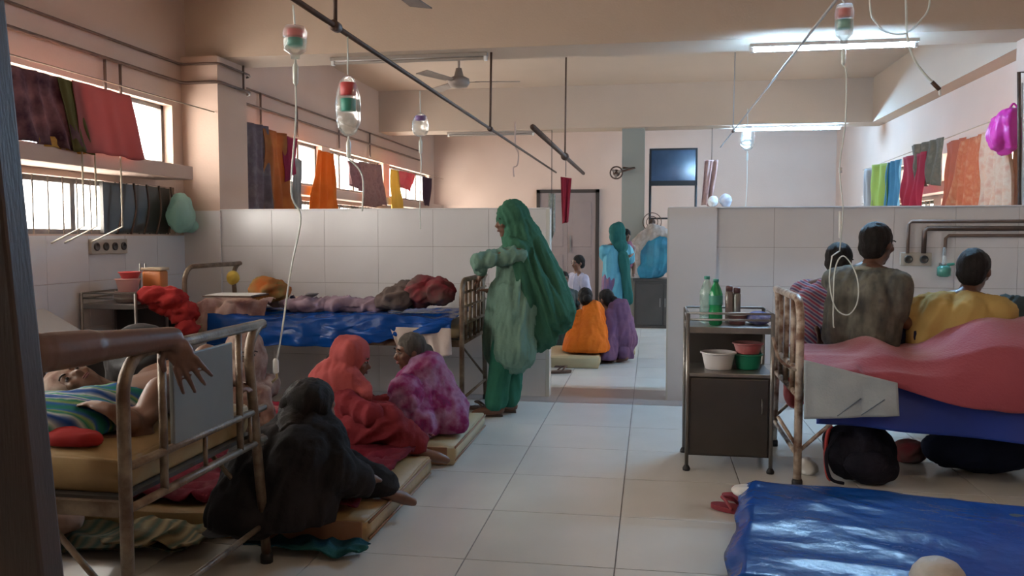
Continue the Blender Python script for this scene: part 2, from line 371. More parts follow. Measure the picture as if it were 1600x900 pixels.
# side walls with window openings
def wall_x(name, x0, x1, holes):
    bm = bmesh.new(); yy = sorted({YF, YB} | {h[0] for h in holes} | {h[1] for h in holes}); zz = sorted({0.0, ZC} | {h[2] for h in holes} | {h[3] for h in holes})
    for a, b_ in zip(yy, yy[1:]):
        for c, d in zip(zz, zz[1:]):
            if any(h[0] <= a and b_ <= h[1] and h[2] <= c and d <= h[3] for h in holes): continue
            add_box(bm, x0, x1, a, b_, c, d)
    return struct(bmdone(name, bm, paint))
bays = [(0.4, 3.3), (3.7, 6.62), (7.75, 9.9), (10.15, 12.3), (12.6, 14.95)]  # first bay is unseen, its windows added to let in more light
Lh = [(a, b_, z0, z1) for a, b_ in bays for z0, z1 in ((1.31, 1.70), (1.88, 2.38))]
wl = wall_x('wall_left', XL - 0.2, XL, Lh)
baysR = [(7.6, 9.9), (10.15, 12.3)]
Rh = [(a, b_, z0, z1) for a, b_ in baysR for z0, z1 in ((1.31, 1.70), (1.88, 2.18))] 
wr = wall_x('wall_right', XR, XR + 0.2, Rh)
wb = struct(box('wall_back', XL - 0.2, XR + 0.2, YB, YB + 0.15, 0, ZC, paint))
struct(box('wall_front', XL - 0.2, XR + 0.2, YF - 0.15, YF, 0, ZC, paint))

def make_window(n, X, s, y0, y1, z0, z1, bars=True, pan=True):
    """X inner wall face, s=+1 when the room lies towards +x"""
    t = tag(bpy.data.objects.new('window_%d' % n, None), kind='structure'); C.objects.link(t); t.location = (X - s * 0.1, (y0 + y1) / 2, z0)
    xa, xb = sorted((X - s * 0.13, X - s * 0.08)); f = 0.035
    bm = bmesh.new()
    add_box(bm, xa, xb, y0, y1, z0, z0 + f); add_box(bm, xa, xb, y0, y1, z1 - f, z1); add_box(bm, xa, xb, y0, y0 + f, z0, z1); add_box(bm, xa, xb, y1 - f, y1, z0, z1)
    bmdone('frame', bm, winf, t)
    k = max(2, round((y1 - y0) / 0.55)); st = (y1 - y0) / k
    for i in range(1, k): box('mullion', xa, xb, y0 + i * st - 0.025, y0 + i * st + 0.025, z0 + f, z1 - f, winf, t)
    if pan:
        for i in range(k): box('pane', X - s * 0.105 - 0.002, X - s * 0.105 + 0.002, y0 + i * st + 0.03, y0 + (i + 1) * st - 0.03, z0 + f, z1 - f, glass, t)
    if bars:
        nb = int((y1 - y0) / 0.14)
        for i in range(1, nb): tube('bar', [(X - s * 0.045, y0 + i * (y1 - y0) / nb, z0), (X - s * 0.045, y0 + i * (y1 - y0) / nb, z1)], 0.006, winf, t, 6)
    return t
wn = 1
for a, b_ in bays:
    make_window(wn, XL, 1, a, b_, 1.31, 1.70); wn += 1
    make_window(wn, XL, 1, a, b_, 1.88, 2.38, bars=False); wn += 1
for a, b_ in baysR:
    make_window(wn, XR, -1, a, b_, 1.31, 1.70); wn += 1
    make_window(wn, XR, -1, a, b_, 1.88, 2.18, bars=False); wn += 1
def portal(X, s, y0, y1, z0, z1):
    l = bpy.data.lights.new('window_portal', 'AREA'); l.shape = 'RECTANGLE'; l.size = z1 - z0; l.size_y = y1 - y0; l.cycles.is_portal = True
    o = bpy.data.objects.new('window_portal', l); C.objects.link(o); o.location = (X, (y0 + y1) / 2, (z0 + z1) / 2); o.rotation_euler = (0, R(-90 * s), 0)
for a, b_ in bays: portal(XL - 0.15, 1, a, b_, 1.31, 2.38)
for a, b_ in baysR: portal(XR + 0.15, -1, a, b_, 1.31, 2.38)

# dark louvre shutter part of the near lower window (curved bars in front of a dark leaf)
lo = thing('window_shutter', (XL + 0.03, 6.2, 1.31), 'dark metal window shutter with bowed bars at the right end of the lower window', 'shutter')
box('leaf', XL - 0.06, XL - 0.03, 5.72, 6.60, 1.32, 1.69, steeld, lo)
for k in range(5):
    y = 5.82 + k * 0.17
    tube('bar', [(XL + 0.01, y, 1.31), (XL + 0.035, y + 0.035, 1.5), (XL + 0.01, y + 0.05, 1.70)], 0.009, irond, lo, 6, True)

tn = 1
def trim(o):
    global tn
    o.name = 'trim_%d' % tn; tn += 1; return struct(o)
# window lintels (concrete ledges), pillars and beams
trim(box('t', XL, XL + 0.33, 2.6, 6.35, 1.745, 1.85, paint, bev=0.006))
trim(box('t', XL, XL + 0.20, 7.35, 15.2, 1.745, 1.85, paint, bev=0.006))
trim(box('t', XR - 0.20, XR, 7.35, 12.6, 1.745, 1.85, paint, bev=0.006))
trim(box('t', XL, -3.62, 6.77, 7.29, 0, 2.81, paint))             # near left pillar
trim(box('t', XR - 0.30, XR, 6.90, 7.29, 0, 2.81, paint))
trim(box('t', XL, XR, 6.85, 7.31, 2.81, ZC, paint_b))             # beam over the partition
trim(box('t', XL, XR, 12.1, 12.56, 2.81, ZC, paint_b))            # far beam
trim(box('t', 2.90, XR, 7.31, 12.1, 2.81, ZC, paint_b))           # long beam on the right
trim(box('t', -0.42, -0.10, 12.25, 12.56, 0, 2.81, mat('grey green paint', (0.24, 0.245, 0.22), 0.7)))         # pillar beside the TV
# left wall dado tiles (0.45 x 0.32), laid up to the sill
def tiles_on(parent, org, du, dv, dn, nu, nv, su, sv, m=tilew, g=0.0012, t=0.008):
    org = Vector(org); du = Vector(du); dv = Vector(dv); dn = Vector(dn)
    bm = bmesh.new(); c8 = []
    for a in (g, su - g):
        for b_ in (g, sv - g):
            for c in (0, t): c8.append(bm.verts.new(du * a + dv * b_ + dn * c))
    for f in ((0, 1, 3, 2), (4, 6, 7, 5), (0, 4, 5, 1), (2, 3, 7, 6), (0, 2, 6, 4), (1, 5, 7, 3)): bm.faces.new([c8[k] for k in f])
    bmesh.ops.recalc_face_normals(bm, faces=bm.faces); me = bpy.data.meshes.new('tile'); bm.to_mesh(me); bm.free(); me.materials.append(m)
    off = wloc(parent)
    for i in range(nu):
        for j in range(nv):
            o = bpy.data.objects.new('tile', me); C.objects.link(o); o.parent = parent
            o.location = org + du * i * su + dv * j * sv - off
tiles_on(wl, (XL, 4.2, 0), (0, 1, 0), (0, 0, 1), (1, 0, 0), 6, 4, 2.57 / 6, 0.325)
# partitions
PY = 6.77
pl = struct(box('wall_partition_left', -3.62, -0.83, PY + 0.008, PY + 0.115, 0, 1.512, grout))
tiles_on(pl, (-3.62, PY + 0.008, 0), (1, 0, 0), (0, 0, 1), (0, -1, 0), 6, 5, 2.79 / 6, 0.3024)
box('end_cap', -0.83, -0.80, PY - 0.002, PY + 0.125, 0, 1.52, tilef, pl)
box('coping', -3.62, -0.80, PY - 0.004, PY + 0.127, 1.512, 1.522, tilew, pl)
pr = struct(box('wall_partition_right', 0.50, XR, PY + 0.03, PY + 0.145, 0, 1.512, grout))
tiles_on(pr, (0.50, PY + 0.03, 0), (1, 0, 0), (0, 0, 1), (0, -1, 0), 6, 5, 2.6 / 6, 0.3024)
box('pier', 0.135, 0.50, PY, PY + 0.20, 0, 1.512, tilew, pr)
box('corner_strip', 0.125, 0.137, PY - 0.003, PY + 0.012, 0, 1.515, tilef, pr)
box('coping', 0.135, XR, PY - 0.004, PY + 0.20, 1.512, 1.522, tilew, pr)
# tiled cladding on the near pillar
pc = struct(box('trim_%d' % tn, XL + 0.002, -3.61, PY - 0.02, PY - 0.002, 0, 1.51, tilew)); tn += 1

# far door in the back wall
dr = tag(bpy.data.objects.new('door_1', None), kind='structure'); C.objects.link(dr); dr.location = (-1.48, YB, 0)
bm = bmesh.new(); add_box(bm, -2.04, -1.98, YB - 0.06, YB, 0, 2.12); add_box(bm, -0.98, -0.92, YB - 0.06, YB, 0, 2.12); add_box(bm, -2.04, -0.92, YB - 0.06, YB, 2.06, 2.12); bmdone('frame', bm, darkw, dr)
for a, b_ in ((-1.98, -1.483), (-1.477, -0.98)):
    lf = box('leaf', a, b_, YB - 0.045, YB - 0.005, 0.01, 2.06, doorm, dr)
    for z0, z1 in ((0.2, 0.95), (1.1, 1.9)): box('panel', a + 0.08, b_ - 0.08, YB - 0.055, YB - 0.044, z0, z1, doorm, lf, bev=0.004)
box('bolt', -1.44, -1.42, YB - 0.075, YB - 0.05, 1.0, 1.3, steel, dr)
# near dark door post at the left edge of the view
dp = tag(bpy.data.objects.new('door_2', None), kind='structure'); C.objects.link(dp)
pA = D(58, 500, 1.25); dp.location = (pA.x - 0.1, pA.y, 0)
lean = (D(62, 890, 1.25).x - D(8, 90, 1.25).x) / (D(8, 90, 1.25).z - D(62, 890, 1.25).z); xb_ = D(62, 890, 1.25).x + lean * D(62, 890, 1.25).z
ML = Matrix.Translation((xb_, pA.y, 0)) @ Matrix.Rotation(-math.atan(lean), 4, 'Y')
box('jamb', -0.16, 0.0, -0.02, 0.03, 0, 2.15, darkw, dp, bev=0.006, M=ML)
box('leaf', -0.62, -0.14, -0.01, 0.02, 0.01, 2.12, darkw, dp, bev=0.004, M=ML)

# ------------------------------------------------------------ lamps and ceiling things
warmfill = mat('warm fill tube', (1.0, 0.78, 0.56), 0.4, emit=48.0)  # only for the fill tube added out of view to lift the foreground
def tube_light(x0, x1, Y, z, on, label, lm=None):
    t = thing('tube_light', ((x0 + x1) / 2, Y, z + 0.03), label, 'light', 'lit ceiling tubes' if False else None)
    box('housing', x0 - 0.03, x1 + 0.03, Y - 0.03, Y + 0.03, z + 0.016, z + 0.045, plwhite if on else lampoff, t, bev=0.004)
    lathe('lamp_tube', (x0, Y, z), [(0.013, 0), (0.014, 0.005), (0.014, x1 - x0 - 0.005), (0.013, x1 - x0)], (lm or lampm) if on else lampoff, t, 14, (1, 0, 0))
    for x in (x0 - 0.012, x1 + 0.012): box('end_holder', x - 0.013, x + 0.013, Y - 0.018, Y + 0.018, z - 0.02, z + 0.02, plwhite, t, bev=0.003)
tube_light(0.745, 1.88, 6.70, 2.69, True, 'lit fluorescent tube under the nearer beam, the larger and brighter of the two')
tube_light(0.9, 2.1, 0.9, 3.352, True, 'warm fill tube added on the near-bay ceiling above the view to brighten the foreground', warmfill)
tube_light(1.14, 2.52, 12.3, 2.765, True, 'lit fluorescent tube under the far beam, lower and smaller of the two')
tube_light(-2.68, -1.38, 7.02, 2.765, False, 'unlit dark fluorescent tube under the nearer beam on the left')
tube_light(-2.94, -1.71, 12.3, 2.765, False, 'unlit dark fluorescent tube under the far beam on the left')
fanm = mat('fan paint', (0.30, 0.24, 0.20), 0.5, col2=(0.22, 0.17, 0.14), scale=5)
def ceiling_fan(c, rot, label, col):
    c = Vector(c); t = thing('ceiling_fan', (c.x, c.y, c.z), label, 'fan')
    tube('downrod', [(c.x, c.y, ZC), (c.x, c.y, c.z + 0.05)], 0.014, col, t)
    lathe('motor', c - UP * 0.06, [(0.02, 0), (0.09, 0.01), (0.115, 0.05), (0.11, 0.09), (0.05, 0.12), (0.03, 0.20)], col, t)
    lathe('canopy', (c.x, c.y, ZC - 0.09), [(0.03, 0), (0.06, 0.05), (0.065, 0.09)], col, t)
    for k in range(3):
        a = R(rot + 120 * k); M = Matrix.Translation(c) @ Matrix.Rotation(a, 4, 'Z') @ Matrix.Rotation(R(9), 4, 'X')
        bm = bmesh.new(); add_box(bm, 0.17, 0.64, -0.062, 0.062, -0.004, 0.004, 0.002)
        for v in bm.verts:
            v.co.y *= (0.8 + 0.35 * (v.co.x - 0.17) / 0.47)
        bmesh.ops.transform(bm, matrix=M, verts=bm.verts); bl = bmdone('blade', bm, col, t)
        bm = bmesh.new(); add_box(bm, 0.08, 0.22, -0.02, 0.02, -0.006, 0.0); bmesh.ops.transform(bm, matrix=M, verts=bm.verts); bmdone('blade_arm', bm, col, bl)
fc = D(717, 128, 8.9); ceiling_fan(fc, 8, 'beige ceiling fan hanging behind the nearer beam', fanm)
fc = D(588, -38, 4.45); ceiling_fan(fc, 84, 'dark ceiling fan whose blade tip shows at the top edge of the view', irond)

# iron pipes carrying the drips
def hanger_pipe(name, X, z, y0, y1, r, label, drops, cat='pipe', top=None, hr=0.8, m_=None):
    t = thing(name, (X, (y0 + y1) / 2, z), label, cat)
    tube('rail', [(X, y0, z), (X, y1, z)], r, m_ or irond, t)
    for y in drops:
        tube('hanger', [(X, y, z), (X + 0.01, y, top if top else (2.81 if 6.8 < y < 7.4 or 12.1 < y < 12.6 else ZC))], r * hr, m_ or irond, t)
        lathe('clamp', (X, y - 0.03, z), [(r, 0), (r * 1.9, 0.004), (r * 1.9, 0.056), (r, 0.06)], irond, t, 12, (0, 1, 0))
    return t
hanger_pipe('drip_rail', -1.33, 2.185, 0.4, 12.0, 0.012, 'long thin dark iron rail slung over the left beds to hang drips', (1.2, 3.50, 7.02))
hanger_pipe('drip_rail', 0.92, 2.50, 0.3, 12.0, 0.008, 'long thin iron rail over the right beds, mostly above the view', (1.2, 4.1, 10.2), m_=mat('pale galvanised', (0.3, 0.3, 0.3), 0.5))
hanger_pipe('iron_rail', -0.98, 2.20, 7.07, 12.45, 0.024, 'thick short dark iron rail sloping above the far passage', (9.75,), hr=0.4)

# conduits on the left wall, bending round the pillar
def zl(X, py, px): return AX(px, py, X)
cw = thing('wall_conduit', (XL + 0.03, 5.0, 2.5), 'pair of dark conduits running along the upper left wall and round the pillar', 'conduit')
for (z, dx, r) in ((2.585, 0.03, 0.014), (2.74, 0.02, 0.011)):
    xp = -3.62
    tube('pipe', [(XL + dx, 2.0, z), (XL + dx, 6.70, z), (XL + dx + 0.03, PY - 0.035, z), (xp + 0.01, PY - 0.035, z), (xp + 0.035, PY, z), (xp + 0.035, 7.27, z), (xp, 7.36, z), (XL + dx, 7.6, z), (XL + dx, 14.2, z)], r, conduit, cw)
for px, py0, z1 in ((163, 80, 2.36), (187, 84, 2.40)):
    q = AX(px, py0, XL + 0.03); tube('pipe', [(q.x, q.y, 2.585), (q.x, q.y, 2.38), (q.x, q.y, 1.86)], 0.011, conduit, cw)
for y in (8.2, 9.1, 10.4, 11.6): tube('pipe', [(XL + 0.03, y, 2.74), (XL + 0.03, y, 2.40)], 0.012, conduit, cw)
tube('pipe', [(-3.58, 7.16, 2.585), (-3.58, 7.16, 2.80)], 0.010, conduit, cw)
for px in (130, 150, 190):
    q = AX(px, 300, XL + 0.36); tube('cable', [(q.x, q.y, 1.90), (q.x, q.y, 1.36), (XL + 0.03, q.y + 0.12, 1.25)], 0.006, mat('cream cable', (0.42, 0.37, 0.28), 0.6), cw, curve=False)
# conduits on the far back wall and on the partition at right
cr = thing('wall_conduit', (1.9, PY, 1.2), 'dark conduits bent over the socket board on the right partition', 'conduit')
for (px, pt, pyb, r, m_) in ((1418, 346, 396, 0.012, conduit), (1443, 357, 396, 0.018, irond), (1476, 368, 400, 0.012, conduit)):
    a = AY(px, pyb, PY + 0.0); b_ = AY(px + 2, pt, PY); c = b_ + Vector((2.2, 0, 0)); c.x = XR - 0.03
    tube('pipe', [a, b_ - UP * 0.02, b_ + Vector((0.02, 0, 0)), c], r, m_, cr)
vp_ = thing('standing_conduit', AY(1592, 325, PY + 0.08), 'dark conduit pair with a hooked top rising from the right partition', 'conduit')
for px, t0, m_ in ((1593, 113, irond), (1600, 130, plwhite)):
    a = AY(px, 325, PY + 0.08); a.z = 1.52; b_ = AY(px - 1, t0, PY + 0.08)
    tube('pipe', [a, b_, b_ + Vector((0.25, 0, 0.0))], 0.014, m_, vp_)

# socket boards
def socket_board(c, w_, h_, nx, axis, label, n):
    c = Vector(c); n = Vector(n); ax = Vector(axis)
    t = thing('socket_board', c, label, 'sockets')
    F = Matrix((ax, n, UP)).transposed().to_4x4(); M = Matrix.Translation(c) @ F
    pb = box('board', -w_ / 2, w_ / 2, -0.005, 0.022, -h_ / 2, h_ / 2, mat('socket board cream', (0.40, 0.36, 0.30), 0.4), t, bev=0.004, M=M)
    for k in range(nx):
        x = -w_ / 2 + (k + 0.5) * w_ / nx
        lathe('socket', M @ Vector((x, 0.02, 0)), [(0.030, 0), (0.030, 0.012), (0.022, 0.014), (0.020, 0.006), (0.001, 0.006)], steeld, t, 16, n)
socket_board(AX(168, 385, XL + 0.012), 0.42, 0.11, 4, (0, 1, 0), 'cream board with four round sockets under the left window', (1, 0, 0))
socket_board(AY(1430, 405, PY + 0.02), 0.22, 0.10, 2, (1, 0, 0), 'small socket board below the conduits on the right partition', (0, -1, 0))

# ============================================================ BEDS
def arch_frame(name, X, y0, y1, zt, r, m, root, rc=0.12):
    """one bent tube: post, rounded top rail, post"""
    pts = [(X, y0, 0.03), (X, y0, zt - rc)] + [(X, y0 + rc * (1 - math.cos(a)), zt - rc + rc * math.sin(a)) for a in [PI / 2 * k / 6 for k in range(1, 7)]] \
        + [(X, y1 - rc * math.sin(a), zt - rc + rc * math.cos(a)) for a in [PI / 2 * k / 6 for k in range(0, 7)]] + [(X, y1, 0.03)]
    o = tube(name, pts, r, m, root, 12)
    for y in (y0, y1): lathe('foot', (X, y, 0), [(r * 1.3, 0), (r * 1.3, 0.03), (r * 1.05, 0.04)], black, root, 12)
    return o
def bed(X0, X1, y0, y1, zt, zd, label, m, rods=(), panel=None, group=None, zrail=None, deckm=None, r=0.018):
    """X0 foot end (towards the aisle), X1 head end (wall)"""
    t = thing('hospital_bed', ((X0 + X1) / 2, (y0 + y1) / 2, 0), label, 'bed', group)
    arch_frame('footboard_frame', X0, y0, y1, zt, r, m, t)
    arch_frame('headboard_frame', X1, y0, y1, zt + 0.08, r, m, t)
    for X in (X0, X1):
        for z in (zd - 0.03, zrail or zd + 0.10): tube('cross_rail', [(X, y0, z), (X, y1, z)], r * 0.75, m, t)
    for y in rods: tube('rod', [(X0, y, zd - 0.03), (X0, y, zt)], r * 0.7, m, t)
    if panel: box('footboard_panel', X0 - 0.008, X0 + 0.008, panel[0], panel[1], panel[2], panel[3], panelg, t, bev=0.004)
    for y in (y0 + 0.02, y1 - 0.02): box('side_rail', min(X0, X1), max(X0, X1), y - 0.012, y + 0.012, zd - 0.055, zd - 0.01, m, t)
    box('deck', min(X0, X1) + 0.03, max(X0, X1) - 0.03, y0 + 0.03, y1 - 0.03, zd - 0.014, zd, deckm or steeld, t)
    s_ = 1 if X1 > X0 else -1
    for X, q in ((X0, s_), (X1, -s_)):
        for y in (y0, y1): tube('brace', [(X, y, 0.18), (X + q * 0.28, y, zd - 0.05)], r * 0.5, m, t)
        tube('low_rail', [(X, y0, 0.16), (X, y1, 0.16)], r * 0.6, m, t)
    return t
bedA = bed(-1.50, -3.50, 2.22, 3.12, 0.955, 0.53, 'near left bed with rusty bent-tube footboard and grey sheet panel', rustm, rods=(2.42, 2.92), panel=(2.47, 2.86, 0.63, 0.915), zrail=0.625, r=0.019)
for y in (2.67, 3.0): tube('rod', [(-1.5, y, 0.50), (-1.5, y, 0.625)], 0.008, rustm, bedA)
bedB = bed(-1.29, -3.36, 5.74, 6.60, 0.99, 0.58, 'bed under the left partition with a bundle-tied tube footboard', rustm, rods=(5.88, 6.02, 6.17, 6.32, 6.46))
for z in (0.80, 0.90): tube('cross_rail', [(-1.29, 5.74, z), (-1.29, 6.60, z)], 0.010, rustm, bedB)
bedC = bed(0.76, 2.78, 4.53, 5.40, 0.975, 0.50, 'right bed with chipped cream bent-tube footboard beside the locker', rustc, rods=(4.75, 4.97, 5.18), r=0.021)
tube('hook_rod', [(0.76, 4.53, 0.60), (0.66, 4.50, 0.66), (0.62, 4.50, 0.78)], 0.008, rustc, bedC, curve=True)
tube('hook_rod', [(0.76, 4.53, 0.20), (0.66, 4.55, 0.36)], 0.010, rustc, bedC)

def mattress(name, x0, x1, y0, y1, z0, z1, m, label, cat='mattress', sag=0.012, group=None, rot=0.0, seed=0.0, bevel=0.03):
    bm = bmesh.new(); add_box(bm, min(x0, x1), max(x0, x1), y0, y1, z0, z1)
    bmesh.ops.subdivide_edges(bm, edges=bm.edges[:], cuts=14, use_grid_fill=True)
    cx, cy = (x0 + x1) / 2, (y0 + y1) / 2
    for v in bm.verts:
        t_ = (v.co.z - z0) / (z1 - z0)
        v.co.z += sag * nz(v.co.x * 3 + seed, v.co.y * 3) * (t_ > 0.5)
        e = min(v.co.x - min(x0, x1), max(x0, x1) - v.co.x, v.co.y - y0, y1 - v.co.y)
        k = math.sin(PI * max(0, min(1, t_))) * 0.012
        if e < 0.001:
            v.co.x += (k if v.co.x > cx else -k) * (abs(abs(v.co.x - cx) - abs(x1 - x0) / 2) < 0.001); v.co.y += (k if v.co.y > cy else -k) * (abs(abs(v.co.y - cy) - (y1 - y0) / 2) < 0.001)
            v.co.z += (-0.012 if t_ > 0.9 else 0.0) if e < 0.001 and t_ > 0.9 else 0
        v.co.z = max(v.co.z, z0)
    if rot: bmesh.ops.rotate(bm, verts=bm.verts, cent=(cx, cy, z0), matrix=Matrix.Rotation(rot, 3, 'Z'))
    o = bmdone(name, bm, m, None, True)
    return tag(o, label, cat, group)
mattress('mattress', -3.44, -1.56, 2.28, 3.08, 0.532, 0.655, foam, 'yellow rexine foam mattress on the near left bed')
mattress('mattress', -3.30, -1.34, 5.80, 6.56, 0.582, 0.66, foamc, 'cream mattress beneath the blue tarpaulin on the bed by the left partition')
mattress('mattress', 0.82, 2.72, 4.58, 5.36, 0.502, 0.60, foamc, 'mattress on the right bed beneath the rose blanket')
m1 = mattress('floor_mattress', -3.05, -1.17, 3.34, 4.38, 0.002, 0.125, foam, 'yellow floor mattress nearest the camera, with red quilt on top', rot=R(0))
m2 = mattress('floor_mattress', -3.0, -1.10, 4.62, 5.55, 0.002, 0.12, foamc, 'cream ribbed floor mattress sticking out beside the standing woman', rot=R(1), seed=4)
# piping and brown ends
for o, x, y0, y1 in ((m1, -1.155, 3.34, 4.38), (m2, -1.085, 4.62, 5.55)):
    for k, z in enumerate((0.03, 0.10)): tube('piping', [(x, y0 + 0.02, z), (x + 0.004, (y0 + y1) / 2, z), (x, y1 - 0.02, z)], 0.006, foamend, o)
box('end_cover', -1.62, -1.175, 3.323, 3.335, 0.01, 0.11, foamend, m1, bev=0.004)
box('end_cover', -1.60, -1.12, 4.598, 4.606, 0.01, 0.11, foamend, m2, bev=0.004)
# far-bay floor mattresses
m3 = mattress('floor_mattress', -2.5, -0.50, 8.28, 9.1, 0.002, 0.12, foamc, 'cream floor mattress beyond the left partition, under the orange-clad woman', seed=9)
m4 = mattress('floor_mattress', -1.2, -0.17, 9.25, 9.9, 0.002, 0.06, foamc, 'thin mat on the floor beyond the purple-clad woman', seed=3)

# quilts and cloths on the floor mattresses
def floral(name, cs, scale=9, rough=0.9): return mat(name, cs[0], rough, cols=cs, kind='voronoi', scale=scale, bump=0.3, bscale=30)
redq = mat('red quilt', (0.20, 0.012, 0.028), 0.9, cols=[(0.17, 0.012, 0.024), (0.11, 0.008, 0.016), (0.07, 0.006, 0.012), (0.22, 0.09, 0.08)], kind='noise', scale=7, amt=2.0, bump=0.4, bscale=20)
khaki = mat('khaki cloth', (0.20, 0.15, 0.08), 0.9, cols=[(0.22, 0.17, 0.09), (0.13, 0.10, 0.055), (0.05, 0.07, 0.045)], kind='wave', scale=5, amt=6, bump=0.3)
greend = mat('dark green cloth', (0.03, 0.05, 0.035), 0.9, cols=[(0.03, 0.055, 0.04), (0.10, 0.085, 0.05)], kind='wave', scale=6, amt=4, bump=0.3)
tealc = mat('dark teal cloth', (0.012, 0.06, 0.10), 0.8, cols=[(0.010, 0.05, 0.09), (0.02, 0.09, 0.08)], kind='noise', scale=5, bump=0.3)
def spread(name, x0, x1, y0, y1, z, m, label, cat='blanket', amp=0.02, f=4, seed=0.0, parent=None, edge=0.0, bumps=(), nu=60, nv=46, rag=0.03, drop=None, th=0.010):
    def fn(u, v):
        x = x0 + (x1 - x0) * u; y = y0 + (y1 - y0) * v
        x += rag * nz(v * 4, seed, 1) * (1 if u > 0.5 else -1) * abs(2 * u - 1); y += rag * nz(u * 4, seed, 3) * (1 if v > 0.5 else -1) * abs(2 * v - 1)
        h = z + th + amp * (1 + nz(x * f + seed, y * f * 1.6, 0)) * 0.5 + amp * (1 - abs(2.4 * nz(x * f * 1.7, y * f * 1.7, seed + 4)))
        for bx, by, br, bh in bumps: h += bh * math.exp(-((x - bx) ** 2 + (y - by) ** 2) / (br * br))
        h = max(h, z + th * 0.9)
        if drop:
            for side, zz in drop:
                if side == 'y0' and v < 0.12: k = 1 - v / 0.12; h = h * (1 - k) + zz * k; y = y0 + (y1 - y0) * 0.12 * (0.35 + 0.65 * v / 0.12) - 0.01 * math.sin(u * 40)
                if side == 'x1' and u > 0.9: k = (u - 0.9) / 0.1; h = h * (1 - k) + zz * k; x = x0 + (x1 - x0) * (0.9 + 0.035 * k) + 0.008 * math.sin(v * 30)
        return Vector((x, y, h))
    o = surf(name, fn, nu, nv, m, parent, th * 0.8)
    return tag(o, label, cat) if parent is None else o
spread('quilt', -3.0, -1.22, 3.36, 4.40, 0.13, redq, 'dark red quilt rumpled over the nearest floor mattress', amp=0.035, f=5, bumps=((-2.3, 3.9, 0.25, 0.07), (-1.9, 4.15, 0.2, 0.05)))
spread('bedsheet', -3.2, -1.85, 3.05, 3.33, 0.0, greend, 'dark green and khaki striped cloth bunched on the floor under the near left bed', 'cloth', amp=0.028, f=3, seed=3, rag=0.04)
spread('bedsheet', -2.15, -1.72, 3.0, 3.25, 0.055, khaki, 'khaki cloth corner heaped at the edge of the red quilt', 'cloth', amp=0.03, f=4, seed=8, rag=0.05)
spread('bedsheet', -1.62, -1.13, 3.16, 3.30, 0.0, tealc, 'dark teal cloth trailing at the corner of the nearest floor mattress', 'cloth', amp=0.025, f=5, seed=5, rag=0.04)
spread('quilt', -2.9, -1.22, 4.66, 5.5, 0.125, floral('maroon floral', [(0.25, 0.02, 0.04), (0.18, 0.04, 0.06), (0.30, 0.10, 0.10), (0.10, 0.02, 0.04)], 16), 'maroon flowered cloth on the cream floor mattress', amp=0.025, f=5, seed=12)
# pinkish roll of cloth on the far left floor
b = Blob(); b.chain([D(62, 808, 3.55), D(90, 806, 3.6), D(120, 810, 3.62)], [0.03, 0.04, 0.03]); b.ell(D(92, 815, 3.6), (0.1, 0.06, 0.05))
tag(b.build('cloth_roll', mat('beige cloth', (0.36, 0.24, 0.18), 0.9, bump=0.2), None, 0.012, 2, 0.006, 12), 'beige rolled cloth lying on the floor under the near left bed', 'cloth')

# blue tarpaulin over bed B: lies over the mattress and hangs to the front
def tarpB(u, v):
    x = -3.18 + (3.18 - 1.36) * u
    ztop = 0.72 + 0.03 * nz(x * 2.5, v * 3)
    zb = 0.50 + 0.15 * max(0, (u - 0.55) / 0.45) ** 1.2
    if v < 0.5:
        y = 6.5 - (6.5 - 5.74) * v / 0.5; z = ztop
    else:
        k = (v - 0.5) / 0.5; y = 5.735 - 0.03 * math.sin(k * PI / 2) + 0.022 * math.sin(x * 21 + 3 * nz(x * 3, k)) * k; z = ztop * (1 - k) + zb * k
    z += 0.014 * (1 - 2.5 * abs(nz(x * 5 + v * 2, v * 6, 3))) + 0.010 * nz(x * 12, v * 12, 1)
    y += 0.012 * nz(x * 9, v * 9, 5) * (v > 0.5)
    return Vector((x, y, z))
tag(surf('tarpaulin', tarpB, 110, 50, tarp, None, 0.004), 'crinkled blue tarpaulin over the bed by the left partition', 'tarpaulin')
wcl = mat('off white cloth', (0.50, 0.44, 0.40), 0.9, col2=(0.42, 0.36, 0.33), scale=5, bump=0.2)
tag(hang('sheet', (-1.80, 5.715, 0.66), (-1.36, 5.715, 0.66), (-1.72, 5.69, 0.47), (-1.35, 5.69, 0.475), wcl, 4, 0.012), 'off-white sheet hanging below the raised end of the blue tarpaulin', 'sheet')
peach = mat('peach blanket', (0.46, 0.32, 0.27), 0.9, cols=[(0.50, 0.37, 0.31), (0.42, 0.28, 0.24), (0.30, 0.16, 0.14)], kind='noise', scale=5, bump=0.3)
spread('blanket', -3.34, -2.78, 5.76, 6.45, 0.74, peach, 'peach and white blanket folded over the head of the tarpaulin-covered bed', amp=0.05, f=4, seed=2, drop=(('y0', 0.60),))
pp = thing('paper_tray', D(372, 458, 6.1), 'white tray with a dark rim lying on the peach blanket', 'tray')
c = D(372, 460, 6.1); box('board', c.x - 0.20, c.x + 0.17, c.y - 0.14, c.y + 0.14, c.z - 0.012, c.z, irond, pp, bev=0.003); box('sheet', c.x - 0.185, c.x + 0.155, c.y - 0.125, c.y + 0.125, c.z, c.z + 0.004, plwhite, pp)

